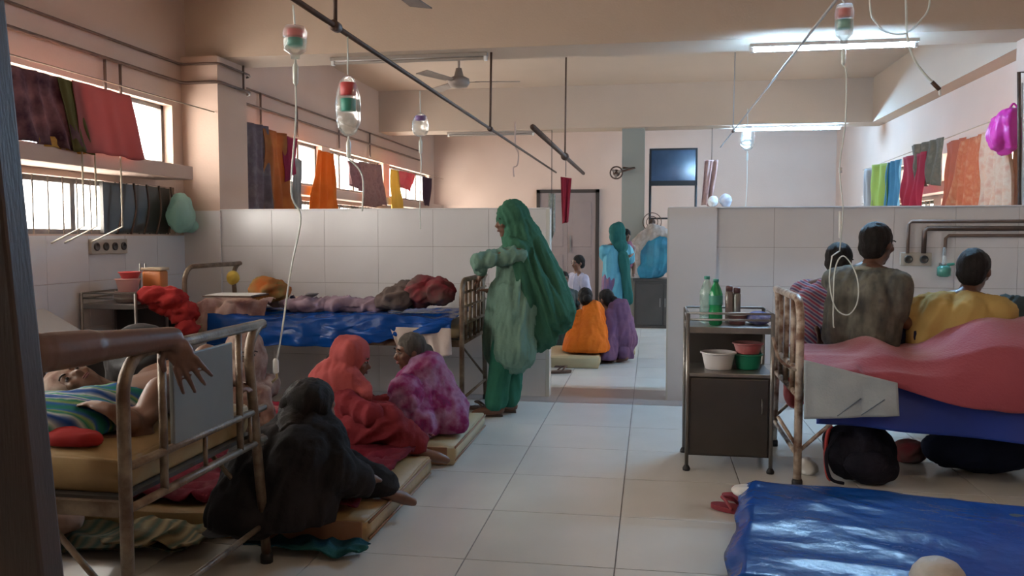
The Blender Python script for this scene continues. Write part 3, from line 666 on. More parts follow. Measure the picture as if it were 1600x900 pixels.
# rumpled bundles on beds (blob cloth heaps)
def heap(name, label, m, pts, voxel=0.012, fold=0.026, ff=15, cat='clothes', zmin=None, fdir=(1, 0.3, 0.4), sm=2, seed=0):
    b = Blob()
    for p, r in pts: b.ell(p, r if isinstance(r, tuple) else (r, r, r * 0.7))
    return tag(b.build(name, m, None, voxel, sm, fold, ff, fdir, 0.3, seed, zmin), label, cat)
maroonp = mat('maroon print', (0.20, 0.03, 0.04), 0.85, cols=[(0.07, 0.06, 0.06), (0.26, 0.035, 0.05), (0.13, 0.10, 0.09), (0.33, 0.07, 0.09)], kind='noise', scale=7, amt=2.2)
greyp = mat('brown grey print', (0.12, 0.1, 0.09), 0.9, cols=[(0.34, 0.26, 0.24), (0.09, 0.075, 0.07), (0.16, 0.12, 0.11), (0.05, 0.06, 0.06)], kind='noise', scale=10, amt=2.2)
purpp = mat('dusty purple print', (0.2, 0.13, 0.2), 0.9, cols=[(0.20, 0.14, 0.19), (0.30, 0.22, 0.27), (0.13, 0.09, 0.13)], kind='noise', scale=10, amt=2)
heap('clothes_heap', 'maroon and red clothes heaped at the foot of the tarpaulin-covered bed', maroonp, [(D(655, 458, 6.35), 0.12), (D(683, 456, 6.35), 0.12), (D(665, 450, 6.4), 0.11)], zmin=0.73)
heap('clothes_heap', 'grey-brown printed clothes heaped beside the maroon heap', greyp, [(D(620, 466, 6.3), 0.10), (D(640, 460, 6.45), 0.12), (D(604, 472, 6.3), 0.07)], zmin=0.73, seed=3)
heap('clothes_heap', 'dusty purple cloth lying along the middle of the blue tarpaulin', purpp, [(D(480, 476, 6.4), (0.2, 0.1, 0.04)), (D(530, 477, 6.4), (0.22, 0.1, 0.045)), (D(580, 478, 6.4), (0.15, 0.1, 0.04))], zmin=0.73, seed=5)
yelp = mat('yellow orange print', (0.5, 0.27, 0.05), 0.8, cols=[(0.50, 0.30, 0.05), (0.42, 0.12, 0.03), (0.20, 0.18, 0.07), (0.5, 0.25, 0.04)], kind='noise', scale=8, amt=2)
heap('cloth_bundle', 'yellow and orange cloth bundle beside the white tray', yelp, [(D(416, 452, 6.45), (0.11, 0.09, 0.08)), (D(432, 455, 6.45), 0.08)], zmin=0.72, cat='bundle')
heap('cloth_bundle', 'small yellow bag hung up against the pillar', mat('yellow plastic', (0.5, 0.36, 0.05), 0.5), [(D(364, 434, 6.6), (0.05, 0.04, 0.05))], 0.01, 0.006, cat='bag')
redc = mat('red cloth', (0.36, 0.03, 0.028), 0.8, col2=(0.26, 0.02, 0.02), scale=6)
heap('clothes_heap', 'bright red cloth spilling between the left locker and the bed', redc, [(D(262, 470, 5.95), (0.12, 0.1, 0.07)), (D(285, 488, 5.95), 0.09), (D(240, 462, 5.9), (0.1, 0.07, 0.045)), (D(292, 512, 5.95), 0.07)], seed=2)
# metal cup on the bed
c = D(487, 474, 6.35); cu = thing('steel_cup', c, 'small steel stemmed cup standing on the blue tarpaulin', 'cup')
lathe('bowl', c, [(0.025, 0.0), (0.02, 0.012), (0.008, 0.02), (0.008, 0.045), (0.04, 0.06), (0.055, 0.075), (0.05, 0.076), (0.01, 0.055)], steel, cu)

# bed C: blue sheet, towel, rose blanket
def sheetC(u, v):
    x = 0.84 + 1.9 * u
    if v < 0.35: y = 5.3 - (5.3 - 4.56) * v / 0.35; z = 0.618
    else: k = (v - 0.35) / 0.65; y = 4.525 - 0.04 * k - 0.018 * math.sin(x * 11 + 2 * nz(x * 2, k)) * k; z = 0.615 * (1 - k) + (0.345 - 0.13 * u) * k
    return Vector((x, y, z + 0.006 * nz(x * 4, v * 5)))
tag(surf('bedsheet', sheetC, 90, 36, bsheet, None, 0.004), 'dark blue sheet hanging down the near side of the right bed', 'sheet')
a = [AY(px, py, 4.415) for px, py in ((1256, 562), (1402, 598), (1256, 655), (1405, 650))]
tw = hang('towel', a[0], a[1], a[2], a[3], towelw, 2, 0.004, hem=0.0); tag(tw, 'pale blue-grey towel hanging at the foot corner of the right bed', 'towel')
for f_ in (0.35, 0.6):
    p0 = a[0].lerp(a[1], f_ + 0.25) * 0.3 + a[2].lerp(a[3], f_ + 0.25) * 0.7; p1 = a[2].lerp(a[3], f_)
    tube('stripe', [p0 + Vector((0, -0.008, 0.03)), p1 + Vector((0, -0.008, 0.012))], 0.003, mat('towel stripe', (0.16, 0.2, 0.24), 0.9), tw)
def roseB(u, v):
    x = 0.80 + 1.95 * u
    prof = 0.665 + 0.10 * math.exp(-((x - 1.20) / 0.10) ** 2) * (v < 1) * 0.7 + 0.15 * math.exp(-((x - 1.72) / 0.20) ** 2) + 0.20 * math.exp(-((x - 2.12) / 0.30) ** 2) + 0.10 * math.exp(-((x - 2.6) / 0.2) ** 2)
    zb = 0.60 - 0.03 + 0.0 * u
    sag = 0.585 - 0.14 * math.exp(-((x - 1.70) / 0.42) ** 2) - 0.02 * u
    if u < 0.12: sag = 0.60
    if v < 0.6:
        k = v / 0.6; y = 5.15 - (5.15 - 4.58) * k; z = 0.65 + (prof - 0.65) * math.sin(PI * min(1, 0.25 + 0.62 * k))
    else:
        k = (v - 0.6) / 0.4; z1 = 0.65 + (prof - 0.65) * math.sin(PI * 0.87); y = 4.58 - 0.145 * math.sin(k * PI / 2) - 0.015 * math.sin(x * 9) * k; z = z1 * (1 - k) + sag * k
    z += 0.012 * (1 - 2.6 * abs(nz(x * 2.2 + v * 2.5, v * 3 - x, 2)))
    return Vector((x, y, z))
tag(surf('blanket', roseB, 110, 50, pinkb, None, 0.010), 'rose pink blanket spread in folds over the right bed', 'blanket')
pil = mattress('pillow', 2.3, 2.68, 4.85, 5.25, 0.66, 0.80, wcl, 'off-white pillow at the head of the right bed', 'pillow')
dk = mat('dark teal bag', (0.03, 0.05, 0.05), 0.7)
heap('cloth_bundle', 'dark bag on the right bed behind the yellow-shirted man', dk, [(D(1585, 487, 5.3), (0.12, 0.1, 0.09)), (D(1570, 492, 5.3), 0.08)], cat='bag')

# floor mattress with blue tarpaulin, right foreground
MR = Matrix.Translation((0.47, 4.15, 0)) @ Matrix.Rotation(R(-9), 4, 'Z')
mD = mattress('floor_mattress', 0.0, 1.95, -1.25, 0.0, 0.002, 0.11, mat('black rexine', (0.02, 0.02, 0.022), 0.5), 'dark floor mattress under the blue tarpaulin at lower right')
mD.matrix_world = MR @ Matrix.Translation(mD.location)
def tarpD(u, v):
    x = -0.03 + 2.0 * u; y = -1.28 + 1.31 * v; e = min(u * 2.0, (1 - v) * 1.3, (v) * 1.3, (1 - u) * 2.0)
    z = 0.128 + 0.010 * (1 - 2.4 * abs(nz(x * 1.5 + y, y * 2.6, 2))) + 0.005 * (1 - 2.4 * abs(nz(x * 3.5 + y, y * 5, 7))) + 0.0015 * nz(x * 16, y * 20, 3) + 0.02 * nz(x * 1.3, y * 1.5, 6)
    if e < 0.06: z -= (0.06 - e) / 0.06 * 0.05
    x += 0.03 * nz(v * 5, 1) * (u < 0.03); return Vector((x, y, max(z, 0.02)))
tD = surf('tarpaulin', tarpD, 120, 90, tarp, None, 0.004); tD.matrix_world = MR @ Matrix.Translation(tD.location)
tag(tD, 'shiny blue tarpaulin over the floor mattress at lower right', 'tarpaulin')
c = AZ(1466, 900, 0.165); wb_ = thing('upturned_bowl', c, 'small pale upturned bowl on the blue tarpaulin at the bottom edge', 'bowl')
lathe('shell', (c.x, c.y, 0.150), [(0.088, 0), (0.090, 0.006), (0.080, 0.035), (0.060, 0.060), (0.03, 0.074), (0.001, 0.078)], mat('pale pot', (0.44, 0.43, 0.40), 0.6, col2=(0.36, 0.35, 0.32), scale=14, bump=0.2), wb_, 26)

# ------------------------------------------------------------ bedside lockers
def locker(x0, x1, y0, y1, zt, zm, label, m=steeld, fr=steel):
    t = thing('bedside_locker', ((x0 + x1) / 2, (y0 + y1) / 2, 0), label, 'locker')
    for x in (x0, x1):
        for y in (y0, y1):
            tube('post', [(x, y, 0.015), (x, y, zt)], 0.011, fr, t, 10)
            lathe('foot', (x, y, 0), [(0.02, 0), (0.022, 0.012), (0.012, 0.03)], black, t, 10)
    box('cupboard', x0 + 0.005, x1 - 0.005, y0 + 0.02, y1 - 0.005, 0.08, zm - 0.02, m, t, bev=0.004)
    dd = box('door', x0 + 0.015, x1 - 0.015, y0 + 0.006, y0 + 0.02, 0.09, zm - 0.03, m, t, bev=0.004)
    tube('handle', [(x1 - 0.05, y0 + 0.006, zm * 0.6), (x1 - 0.05, y0 - 0.012, zm * 0.6 + 0.01), (x1 - 0.05, y0 - 0.012, zm * 0.6 + 0.07), (x1 - 0.05, y0 + 0.006, zm * 0.6 + 0.08)], 0.004, fr, dd, 6)
    box('shelf', x0 - 0.004, x1 + 0.004, y0 - 0.004, y1 + 0.004, zm - 0.02, zm, fr, t, bev=0.003)
    box('top', x0 - 0.004, x1 + 0.004, y0 - 0.004, y1 + 0.004, zt - 0.11, zt - 0.075, fr, t, bev=0.003)
    box('back_sheet', x0, x1, y1 - 0.004, y1, zm, zt - 0.11, m, t)
    for z in (zt - 0.035, zt): tube('gallery_rail', [(x0, y0, z), (x1, y0, z), (x1, y1, z), (x0, y1, z), (x0, y0, z)], 0.006, fr, t, 8)
    return t
locker(0.205, 0.655, 4.75, 5.15, 0.875, 0.545, 'grey metal bedside locker standing beside the right bed')
locker(-3.91, -3.50, 5.35, 5.73, 0.90, 0.56, 'dark bedside locker in the far left corner by the pillar')
# slanted pale-topped stand by the left wall
c = D(70, 505, 5.3); st = thing('wall_stand', (c.x, c.y, 0), 'small stand with slanted pale top against the left wall', 'stand')
box('top_board', c.x - 0.16, c.x + 0.14, c.y - 0.25, c.y + 0.18, c.z - 0.02, c.z, mat('pale board', (0.30, 0.31, 0.31), 0.4), st, M=Matrix.Translation(c) @ Matrix.Rotation(R(28), 4, 'Y') @ Matrix.Translation(-c))
for dx, dy in ((-0.13, -0.2), (0.12, -0.2), (-0.13, 0.14), (0.12, 0.14)): tube('leg', [(c.x + dx, c.y + dy, 0), (c.x + dx, c.y + dy, c.z + (0.06 if dx < 0 else -0.075))], 0.011, irond, st)
tube('cross_rail', [(c.x + 0.12, c.y - 0.2, 0.5), (c.x + 0.12, c.y + 0.14, 0.5)], 0.01, irond, st)

# things on the right locker
grnb = mat('green bottle plastic', (0.02, 0.36, 0.13), 0.15, trans=0.35); clb = mat('clear bottle plastic', (0.55, 0.75, 0.66), 0.1, trans=0.6, alpha=0.75)
def bottle(c, h, r, m, capm, label, lab=None, name='bottle', group=None):
    c = Vector(c); t = thing(name, c, label, 'bottle', group)
    lathe('body', c, [(r * 0.8, 0), (r, 0.012), (r, h * 0.30), (r * 0.90, h * 0.38), (r, h * 0.46), (r, h * 0.66), (r * 0.7, h * 0.80), (r * 0.36, h * 0.90), (r * 0.36, h * 0.93)], m, t)
    lathe('cap', c + UP * h * 0.93, [(r * 0.42, 0), (r * 0.42, h * 0.06), (r * 0.36, h * 0.065)], capm, t, 14)
    if lab: lathe('label', c + UP * h * 0.44, [(r * 1.01, 0), (r * 1.015, 0.004), (r * 1.015, h * 0.2), (r * 1.01, h * 0.205)], lab, t)
    return t
zt = 0.80
bottle((AY(1104, 490, 4.98).x, 4.98, zt), 0.27, 0.040, clb, grnlab, 'clear soft drink bottle, leftmost on the right locker')
bottle((AY(1118, 490, 4.86).x, 4.86, zt), 0.26, 0.038, grnb, grnlab, 'green soft drink bottle in front on the right locker', grnlab)
glm = mat('tinted glass tumblers', (0.30, 0.22, 0.20), 0.1, trans=0.4)
for i, (px, h, lab) in enumerate(((1139, 0.21, 'tall brown-tinted flask standing behind the bottles'), (1151, 0.20, 'tall dark flask standing at the right of the brown one'))):
    x = AY(px, 480, 5.05).x; t = thing('flask', (x, 5.05, zt), lab, 'flask')
    lathe('body', (x, 5.05, zt), [(0.02, 0), (0.022, 0.01), (0.022, h * 0.8), (0.018, h * 0.85)], glm if i == 0 else steel, t)
    lathe('lid', (x, 5.05, zt + h * 0.85), [(0.02, 0), (0.02, h * 0.12), (0.015, h * 0.15)], mat('dark lid', (0.12, 0.05, 0.05), 0.4), t)
def bowl(c, r, h, m, label, name='bowl', rim=None, cat='bowl'):
    c = Vector(c); t = thing(name, c, label, cat)
    lathe('shell', c, [(r * 0.72, 0), (r * 0.75, 0.004), (r * 0.93, h * 0.9), (r * 0.95, h), (r * 0.90, h), (r * 0.70, 0.012), (0.001, 0.01)], m, t, 28)
    lathe('rim', c + UP * (h - 0.008), [(r * 0.94, 0), (r * 1.03, 0.003), (r * 1.03, 0.009), (r * 0.94, 0.011), (r * 0.91, 0.006)], rim or m, t, 28)
    return t
wh = mat('white enamel', (0.68, 0.66, 0.66), 0.3); grp = mat('green tub plastic', (0.01, 0.20, 0.11), 0.35); pkp = mat('pink bowl plastic', (0.50, 0.26, 0.26), 0.4, col2=(0.42, 0.10, 0.10), scale=4)
bowl((AY(1122, 578, 4.92).x, 4.92, 0.546), 0.098, 0.095, wh, 'white enamel basin on the middle shelf of the right locker', 'basin', cat='basin')
gx = AY(1168, 578, 4.95).x
bowl((gx, 4.95, 0.546), 0.082, 0.085, grp, 'green plastic tub on the middle shelf of the right locker', 'tub', cat='tub')
bowl((gx, 4.95, 0.633), 0.085, 0.06, pkp, 'pink and red bowl stacked on the green tub')
bowl((AY(1150, 500, 4.98).x, 4.93, zt), 0.06, 0.06, mat('maroon bowl', (0.16, 0.07, 0.07), 0.4), 'maroon bowl with white rim on top of the right locker', rim=plwhite)
heap('cloth_bundle', 'white and blue folded cloth on top of the right locker', mat('white blue print', (0.5, 0.5, 0.56), 0.8, cols=[(0.55, 0.55, 0.58), (0.12, 0.14, 0.34), (0.55, 0.52, 0.52)], kind='noise', scale=16, amt=2), [((0.60, 4.95, 0.835), (0.07, 0.10, 0.035))], 0.008, 0.004, 20, cat='cloth')
# things on the left locker
lt = 0.83
bowl((-3.66, 5.50, lt), 0.10, 0.07, mat('steel pot', (0.35, 0.30, 0.28), 0.35, 0.4), 'wide grey basin on the left corner locker', 'basin', cat='basin')
bowl((-3.64, 5.48, lt + 0.075), 0.085, 0.09, mat('rose plastic', (0.52, 0.28, 0.26), 0.4), 'rose plastic tub stacked in the grey basin', 'tub', cat='tub')
bowl((-3.63, 5.49, lt + 0.168), 0.075, 0.045, redlab, 'red plastic bowl crowning the stack on the left corner locker')
orp = mat('orange plastic', (0.48, 0.16, 0.04), 0.4)
q = D(243, 455, 6.15); j = thing('jar', (q.x, q.y, 0.83), 'tall orange plastic container behind the red cloth', 'container')
box('body', q.x - 0.075, q.x + 0.075, q.y - 0.05, q.y + 0.05, 0.83, 1.05, orp, j, bev=0.015, smooth=True)
box('lid', q.x - 0.08, q.x + 0.08, q.y - 0.055, q.y + 0.055, 1.05, 1.07, mat('cream lid', (0.4, 0.3, 0.2), 0.5), j, bev=0.004)
q2 = D(224, 455, 6.15)
for dx, lab in ((-0.03, 'thin steel ladle standing left of the orange container'), (0.01, 'steel spoon handle leaning on the orange container')):
    k = thing('ladle', (q2.x + dx, q2.y, 0.83), lab, 'ladle'); tube('handle', [(q2.x + dx, q2.y, 0.83), (q2.x + dx + 0.01, q2.y, 1.10)], 0.006, steel, k); lathe('bowl', (q2.x + dx, q2.y, 0.83), [(0.012, 0), (0.024, 0.008), (0.024, 0.02)], steel, k, 12)
# platform shelf those stand on (low cabinet between locker and bed)
sb = thing('low_cabinet', (q.x, q.y, 0), 'low dark cabinet behind the red cloth in the left corner', 'cabinet'); box('body', -3.93, q.x + 0.12, 5.78, q.y + 0.15, 0.02, 0.80, steeld, sb, bev=0.004); box('top', -3.94, q.x + 0.13, 5.77, q.y + 0.16, 0.80, 0.83, darkw, sb)

# ------------------------------------------------------------ bags
blk = mat('black bag fabric', (0.008, 0.009, 0.016), 0.75, col2=(0.014, 0.013, 0.022), scale=8, bump=0.3)
c = D(1342, 722, 4.50); c.z = 0.0; bp = thing('backpack', c, 'black backpack with red edge lying under the right bed', 'backpack')
b = Blob(); b.ell(c + UP * 0.16, (0.185, 0.12, 0.155)); b.ell(c + Vector((0.05, -0.01, 0.09)), (0.15, 0.13, 0.09)); b.ell(c + Vector((-0.06, 0, 0.22)), (0.12, 0.10, 0.09)); b.build('body', blk, bp, 0.012, 3, 0.008, 10, (0, 0, 1), 0.5, 0, 0.004)
b = Blob(); b.ell(c + Vector((0.02, -0.10, 0.12)), (0.12, 0.05, 0.08)); b.build('front_pocket', blk, bp, 0.010, 3, 0.003, 10, zmin=0.004)
tube('piping', [c + Vector((-0.15 - 0.03 * math.sin(a), -0.05, 0.16 + 0.145 * math.cos(a))) for a in [PI * k / 8 for k in range(9)]], 0.010, redlab, bp)
tube('strap', [c + Vector((-0.12, -0.10, 0.28)), c + Vector((-0.19, -0.13, 0.18)), c + Vector((-0.17, -0.13, 0.05)), c + Vector((-0.10, -0.12, 0.02))], 0.009, blk, bp, curve=True)
q = D(1260, 722, 4.65); q.z = 0; bb = heap('plastic_bag', 'small white plastic bag lying behind the bed post', plwhite, [(q + UP * 0.04, (0.06, 0.05, 0.045))], 0.009, 0.008, cat='bag', zmin=0.003)
q = D(1530, 705, 4.7); q.z = 0.0; heap('cloth_bundle', 'dark navy sack under the head of the right bed', mat('navy sack', (0.01, 0.015, 0.035), 0.8), [(q + Vector((0, 0, 0.12)), (0.3, 0.15, 0.12))], 0.016, 0.01, cat='sack', zmin=0.003)
q = D(1420, 696, 4.9); q.z = 0.0; heap('cloth_bundle', 'dark maroon bundle beside the backpack under the bed', maroonp, [(q + Vector((0, 0, 0.06)), (0.1, 0.08, 0.07))], 0.012, 0.008, cat='bundle', zmin=0.003)
q = D(1226, 640, 5.1); heap('cloth_bundle', 'red bag hanging behind the locker-side bed posts', redlab, [((0.86, 5.25, 0.38), (0.07, 0.08, 0.11))], 0.012, 0.006, cat='bag')
def slipper(c, ang, m, label, L=0.25, group=None, strapm=None):
    t = thing('slipper', c, label, 'slipper', group); M = Matrix.Translation(c) @ Matrix.Rotation(ang, 4, 'Z')
    bm = bmesh.new(); out = []
    for k in range(24):
        a = 2 * PI * k / 24; y = math.sin(a) * L / 2; wdt = 0.045 + 0.010 * math.sin(a); out.append((math.cos(a) * wdt, y))
    for z in (0.003, 0.022):
        pass
    lo_ = [bm.verts.new(M @ Vector((x, y, 0.003))) for x, y in out]; hi = [bm.verts.new(M @ Vector((x, y, 0.024))) for x, y in out]
    bm.faces.new(lo_); bm.faces.new(hi)
    for k in range(24): bm.faces.new((lo_[k], lo_[(k + 1) % 24], hi[(k + 1) % 24], hi[k]))
    bmdone('sole', bm, m, t)
    tube('strap', [M @ Vector(p) for p in ((-0.045, 0.0, 0.02), (-0.03, 0.04, 0.055), (0, 0.07, 0.06), (0.03, 0.04, 0.055), (0.045, 0.0, 0.02))], 0.008, strapm or m, t, curve=True)
    return t
rs = mat('red slipper', (0.26, 0.03, 0.045), 0.5)
slipper(AZ(1150, 800, 0), R(62), rs, 'maroon slipper poking out by the corner of the lower right tarpaulin')
slipper(AZ(1168, 783, 0), R(75), rs, 'second maroon slipper, farther back beneath the white wrapper')
q = AZ(1168, 782, 0.05); heap('plastic_bag', 'crumpled white wrapper lying on the maroon slippers', plwhite, [(Vector((q.x, q.y, 0.095)), (0.075, 0.06, 0.022))], 0.008, 0.006, 20, cat='wrapper')
slipper(AZ(874, 583, 0), R(-60), irond, 'dark slipper lying near in the passage beyond the partition')
slipper(AZ(884, 574, 0), R(-75), mat('brown slipper', (0.09, 0.05, 0.04), 0.6), 'dark brown slipper just behind the first in the passage')
slipper(AZ(757, 640, 0), R(95), irond, 'dark slipper on the floor behind the standing woman')

# ============================================================ WASHING ON THE LINES
def rope(name, pts, r, label, m=None, cat='rope'):
    o = tube(name, pts, r, m or mat('rope', (0.35, 0.27, 0.2), 0.9), None, 6); return tag(o, label, cat)
XH = -3.60
lineL = rope('clothes_line', [(XH - 0.05, 2.4, 2.34), (XH - 0.05, 6.76, 2.34)], 0.005, 'clothes line stretched before the near upper window')
lineL2 = rope('clothes_line', [(-3.75, 7.35, 2.33), (-3.75, 15.2, 2.33)], 0.005, 'clothes line stretched before the windows of the far left bay')
sil = lambda n, cs, sc=8, k='noise': mat(n, cs[0], 0.8, cols=cs, kind=k, scale=sc, amt=2.0, translucent=0.3)
def wash(name, label, X, tl, tr, bl, br, m, folds=4, amp=0.02, seed=0, cat='cloth'):
    o = hang(name, AX(*tl, X), AX(*tr, X), AX(*bl, X), AX(*br, X), m, folds, amp, seed=seed, hem=0.03)
    return tag(o, label, cat)
def washp(name, label, X, zt, tl, tr, bl, br, *a, **k):
    return wash(name, label, X, tl, tr, bl, br, *a, **k)
wash('hanging_cloth', 'dark maroon and grey patterned cloth at the left end of the near window line', XH, (-20, 92), (97, 122), (-10, 212), (135, 236), sil('maroon grey print', [(0.10, 0.03, 0.045), (0.24, 0.13, 0.13), (0.06, 0.025, 0.035), (0.36, 0.26, 0.24)], 9), 5, 0.025)
wash('hanging_cloth', 'olive cloth strip between the maroon cloth and the red cloth', XH + 0.02, (90, 120), (120, 130), (118, 236), (148, 240), sil('olive', [(0.16, 0.13, 0.04), (0.10, 0.09, 0.035)]), 2, 0.012)
wash('hanging_cloth', 'plain dusty red cloth on the near window line', XH + 0.03, (112, 125), (203, 150), (128, 236), (226, 250), sil('dusty red', [(0.40, 0.13, 0.115), (0.34, 0.10, 0.095)], 4), 3, 0.010)
wash('hanging_cloth', 'orange-yellow cloth hem showing below the maroon cloth', XH - 0.02, (60, 212), (133, 218), (62, 226), (136, 240), sil('orange yellow', [(0.55, 0.22, 0.03), (0.5, 0.34, 0.08)], 14), 3, 0.01)
Xf = -3.70
L2 = [
 ('grey and lilac cloth, first on the far left line beside the pillar', (386, 190), (419, 198), (390, 330), (424, 330), [(0.30, 0.25, 0.30), (0.16, 0.13, 0.15), (0.42, 0.38, 0.38)], 9, 3),
 ('rust-orange cloth, second on the far left line', (412, 200), (447, 210), (416, 330), (458, 330), [(0.42, 0.17, 0.05), (0.32, 0.12, 0.045), (0.5, 0.26, 0.08)], 5, 3),
 ('maroon-pink cloth hanging short behind the rust-orange one', (443, 212), (466, 218), (446, 285), (462, 268), [(0.30, 0.03, 0.08), (0.22, 0.03, 0.06)], 7, 2),
 ('grey cloth hanging beside the maroon-pink one', (456, 245), (472, 250), (454, 330), (472, 330), [(0.28, 0.27, 0.26), (0.2, 0.2, 0.2)], 7, 2),
 ('bright orange tapering cloth on the far left line', (496, 234), (520, 240), (480, 330), (526, 330), [(0.62, 0.20, 0.03), (0.50, 0.14, 0.02), (0.66, 0.28, 0.06)], 4, 4),
 ('plum cloth with a gathered top, left one of the pair', (541, 250), (560, 254), (548, 288), (566, 300), [(0.14, 0.045, 0.06), (0.30, 0.17, 0.17), (0.09, 0.035, 0.045)], 16, 3),
 ('brown plum patterned cloth hanging long behind the drip tube', (560, 252), (595, 258), (566, 322), (604, 322), [(0.17, 0.06, 0.065), (0.28, 0.17, 0.15), (0.10, 0.04, 0.05)], 16, 4),
 ('yellow cloth strip near the end of the far left line', (611, 264), (624, 267), (614, 330), (628, 326), [(0.62, 0.45, 0.10), (0.6, 0.36, 0.08)], 8, 2),
 ('red and pink short cloth beside the yellow strip', (622, 266), (650, 272), (624, 292), (644, 300), [(0.52, 0.06, 0.10), (0.6, 0.22, 0.2)], 7, 2),
 ('dark purple narrow cloth, last on the far left line', (660, 276), (675, 279), (662, 320), (673, 322), [(0.09, 0.045, 0.07), (0.05, 0.03, 0.04)], 14, 1)]
for i, (lb, a, b_, c_, d_, cs, sc, fo) in enumerate(L2): wash('hanging_cloth', lb, Xf + 0.012 * (i % 3), a, b_, c_, d_, sil('wash left %d' % i, cs, sc), fo, 0.03, i)
# right bay line
lineR = rope('clothes_line', [(2.78, 6.95, 2.26), (2.78, 12.05, 2.17)], 0.005, 'clothes line in the far right bay, hung with washing')
Xr = 2.72
R2 = [
 ('grey-white cloth edge, farthest on the right line', (1352, 264), (1364, 262), (1352, 330), (1362, 330), [(0.34, 0.33, 0.32), (0.28, 0.26, 0.26)], 7, 1),
 ('lime green cloth with white border on the right line', (1364, 258), (1389, 254), (1362, 330), (1386, 330), [(0.28, 0.38, 0.08), (0.34, 0.42, 0.12)], 5, 2),
 ('sky blue cloth beside the lime green one', (1389, 254), (1409, 248), (1384, 330), (1406, 330), [(0.10, 0.28, 0.42), (0.07, 0.20, 0.33)], 8, 3),
 ('crimson cloth hanging behind the brown patterned one', (1412, 246), (1449, 236), (1410, 330), (1440, 330), [(0.42, 0.03, 0.06), (0.28, 0.03, 0.05)], 4, 3),
 ('brown and sage patterned cloth on the right line', (1424, 228), (1474, 214), (1424, 288), (1466, 290), [(0.24, 0.17, 0.12), (0.14, 0.12, 0.09), (0.33, 0.26, 0.19)], 14, 4),
 ('rust cloth panel on the right line', (1478, 224), (1508, 214), (1470, 330), (1494, 330), [(0.44, 0.13, 0.07), (0.36, 0.10, 0.06)], 6, 3),
 ('orange and gold patterned sari, left of the two', (1500, 222), (1536, 208), (1478, 330), (1532, 330), [(0.58, 0.26, 0.12), (0.46, 0.13, 0.06), (0.62, 0.40, 0.22)], 14, 4),
 ('scarlet and cream patterned sari, right of the two', (1536, 208), (1584, 196), (1532, 330), (1582, 330), [(0.58, 0.16, 0.08), (0.60, 0.42, 0.30), (0.50, 0.09, 0.05)], 12, 5)]
for i, (lb, a, b_, c_, d_, cs, sc, fo) in enumerate(R2): wash('hanging_cloth', lb, Xr + 0.015 * (i % 3), a, b_, c_, d_, sil('wash right %d' % i, cs, sc), fo, 0.03, i + 3)
# magenta bag
c = AX(1570, 208, 2.66); mb = thing('hanging_bag', c, 'magenta plastic bag hanging at the near end of the right line', 'bag')
b = Blob(); b.ell(c, (0.10, 0.13, 0.15)); b.ell(c + Vector((0, -0.05, 0.09)), (0.07, 0.09, 0.09)); b.build('sack', mat('magenta plastic', (0.62, 0.04, 0.32), 0.35, translucent=0.25), mb, 0.012, 2, 0.02, 12)
tube('handle', [c + UP * 0.12, c + Vector((0.05, 0, 0.22)), (2.75, c.y, 2.26)], 0.008, mat('magenta plastic', (0, 0, 0)), mb, curve=True)
# teal plastic bag on the left sill
c = AX(281, 340, -3.86); c.z = 1.46; tb = thing('plastic_bag', c, 'translucent mint plastic bag on the sill by the pillar', 'bag')
mint = mat('mint plastic', (0.55, 0.82, 0.74), 0.25, translucent=0.6)
b = Blob(); b.ell(c, (0.09, 0.15, 0.13)); b.ell(c + Vector((0, 0.02, 0.10)), (0.06, 0.10, 0.08)); b.build('sack', mint, tb, 0.012, 2, 0.014, 12)
b = Blob(); b.ell(c + Vector((0.0, 0.16, -0.08)), (0.06, 0.06, 0.05)); b.build('knot', mint, tb, 0.010, 2, 0.008, 12)
# red cloth hung in the passage
c = AX(884, 276, -0.98)
ra = tube('string', [c + Vector((0, 0, 0.0)), (c.x, c.y, 2.2)], 0.004, black)
rc = hang('hanging_cloth', c + Vector((-0.06, 0, 0)), c + Vector((0.065, 0, -0.02)), c + Vector((-0.04, 0, -0.54)), c + Vector((0.03, 0, -0.52)), sil('passage red', [(0.33, 0.03, 0.05), (0.24, 0.02, 0.04)], 8), 2, 0.02); tag(rc, 'narrow crimson cloth hanging in the passage before the far door', 'cloth')
tag(ra, 'string holding the crimson cloth from the thick rail', 'string')
wt = hang('hanging_cloth', D(857, 302, 7.25), D(867, 303, 7.25), D(855, 398, 7.2), D(867, 360, 7.2), sil('white spotted', [(0.55, 0.54, 0.5), (0.30, 0.32, 0.28), (0.6, 0.58, 0.56)], 24), 2, 0.012); tag(wt, 'white spotted cloth hanging at the end of the left partition', 'cloth')
tag(tube('string', [D(862, 303, 7.25), (D(862, 303, 7.25).x, D(862, 303, 7.25).y, 2.19), (-0.98, 7.3, 2.19)], 0.003, black), 'thin string tying the white spotted cloth to the rail', 'string')
ck = hang('hanging_cloth', D(1101, 250, 12.0), D(1122, 250, 12.0), D(1096, 320, 12.0), D(1112, 322, 12.0), sil('tan pink', [(0.32, 0.22, 0.16), (0.5, 0.34, 0.32), (0.2, 0.14, 0.1)], 12), 2, 0.03); tag(ck, 'tan and pink cloth hanging beside the television', 'cloth')
pk = D(1112, 250, 12.0)
tag(tube('string', [pk, (pk.x, pk.y, ZC)], 0.004, black), 'string holding the tan and pink cloth near the television', 'string')
heap('plastic_bag', 'white plastic bag left of two, sitting on the right partition', plwhite, [((D(1113, 310, 6.75).x, 6.87, 1.565), (0.035, 0.04, 0.045))], 0.007, 0.006, 20, cat='bag', zmin=1.523)
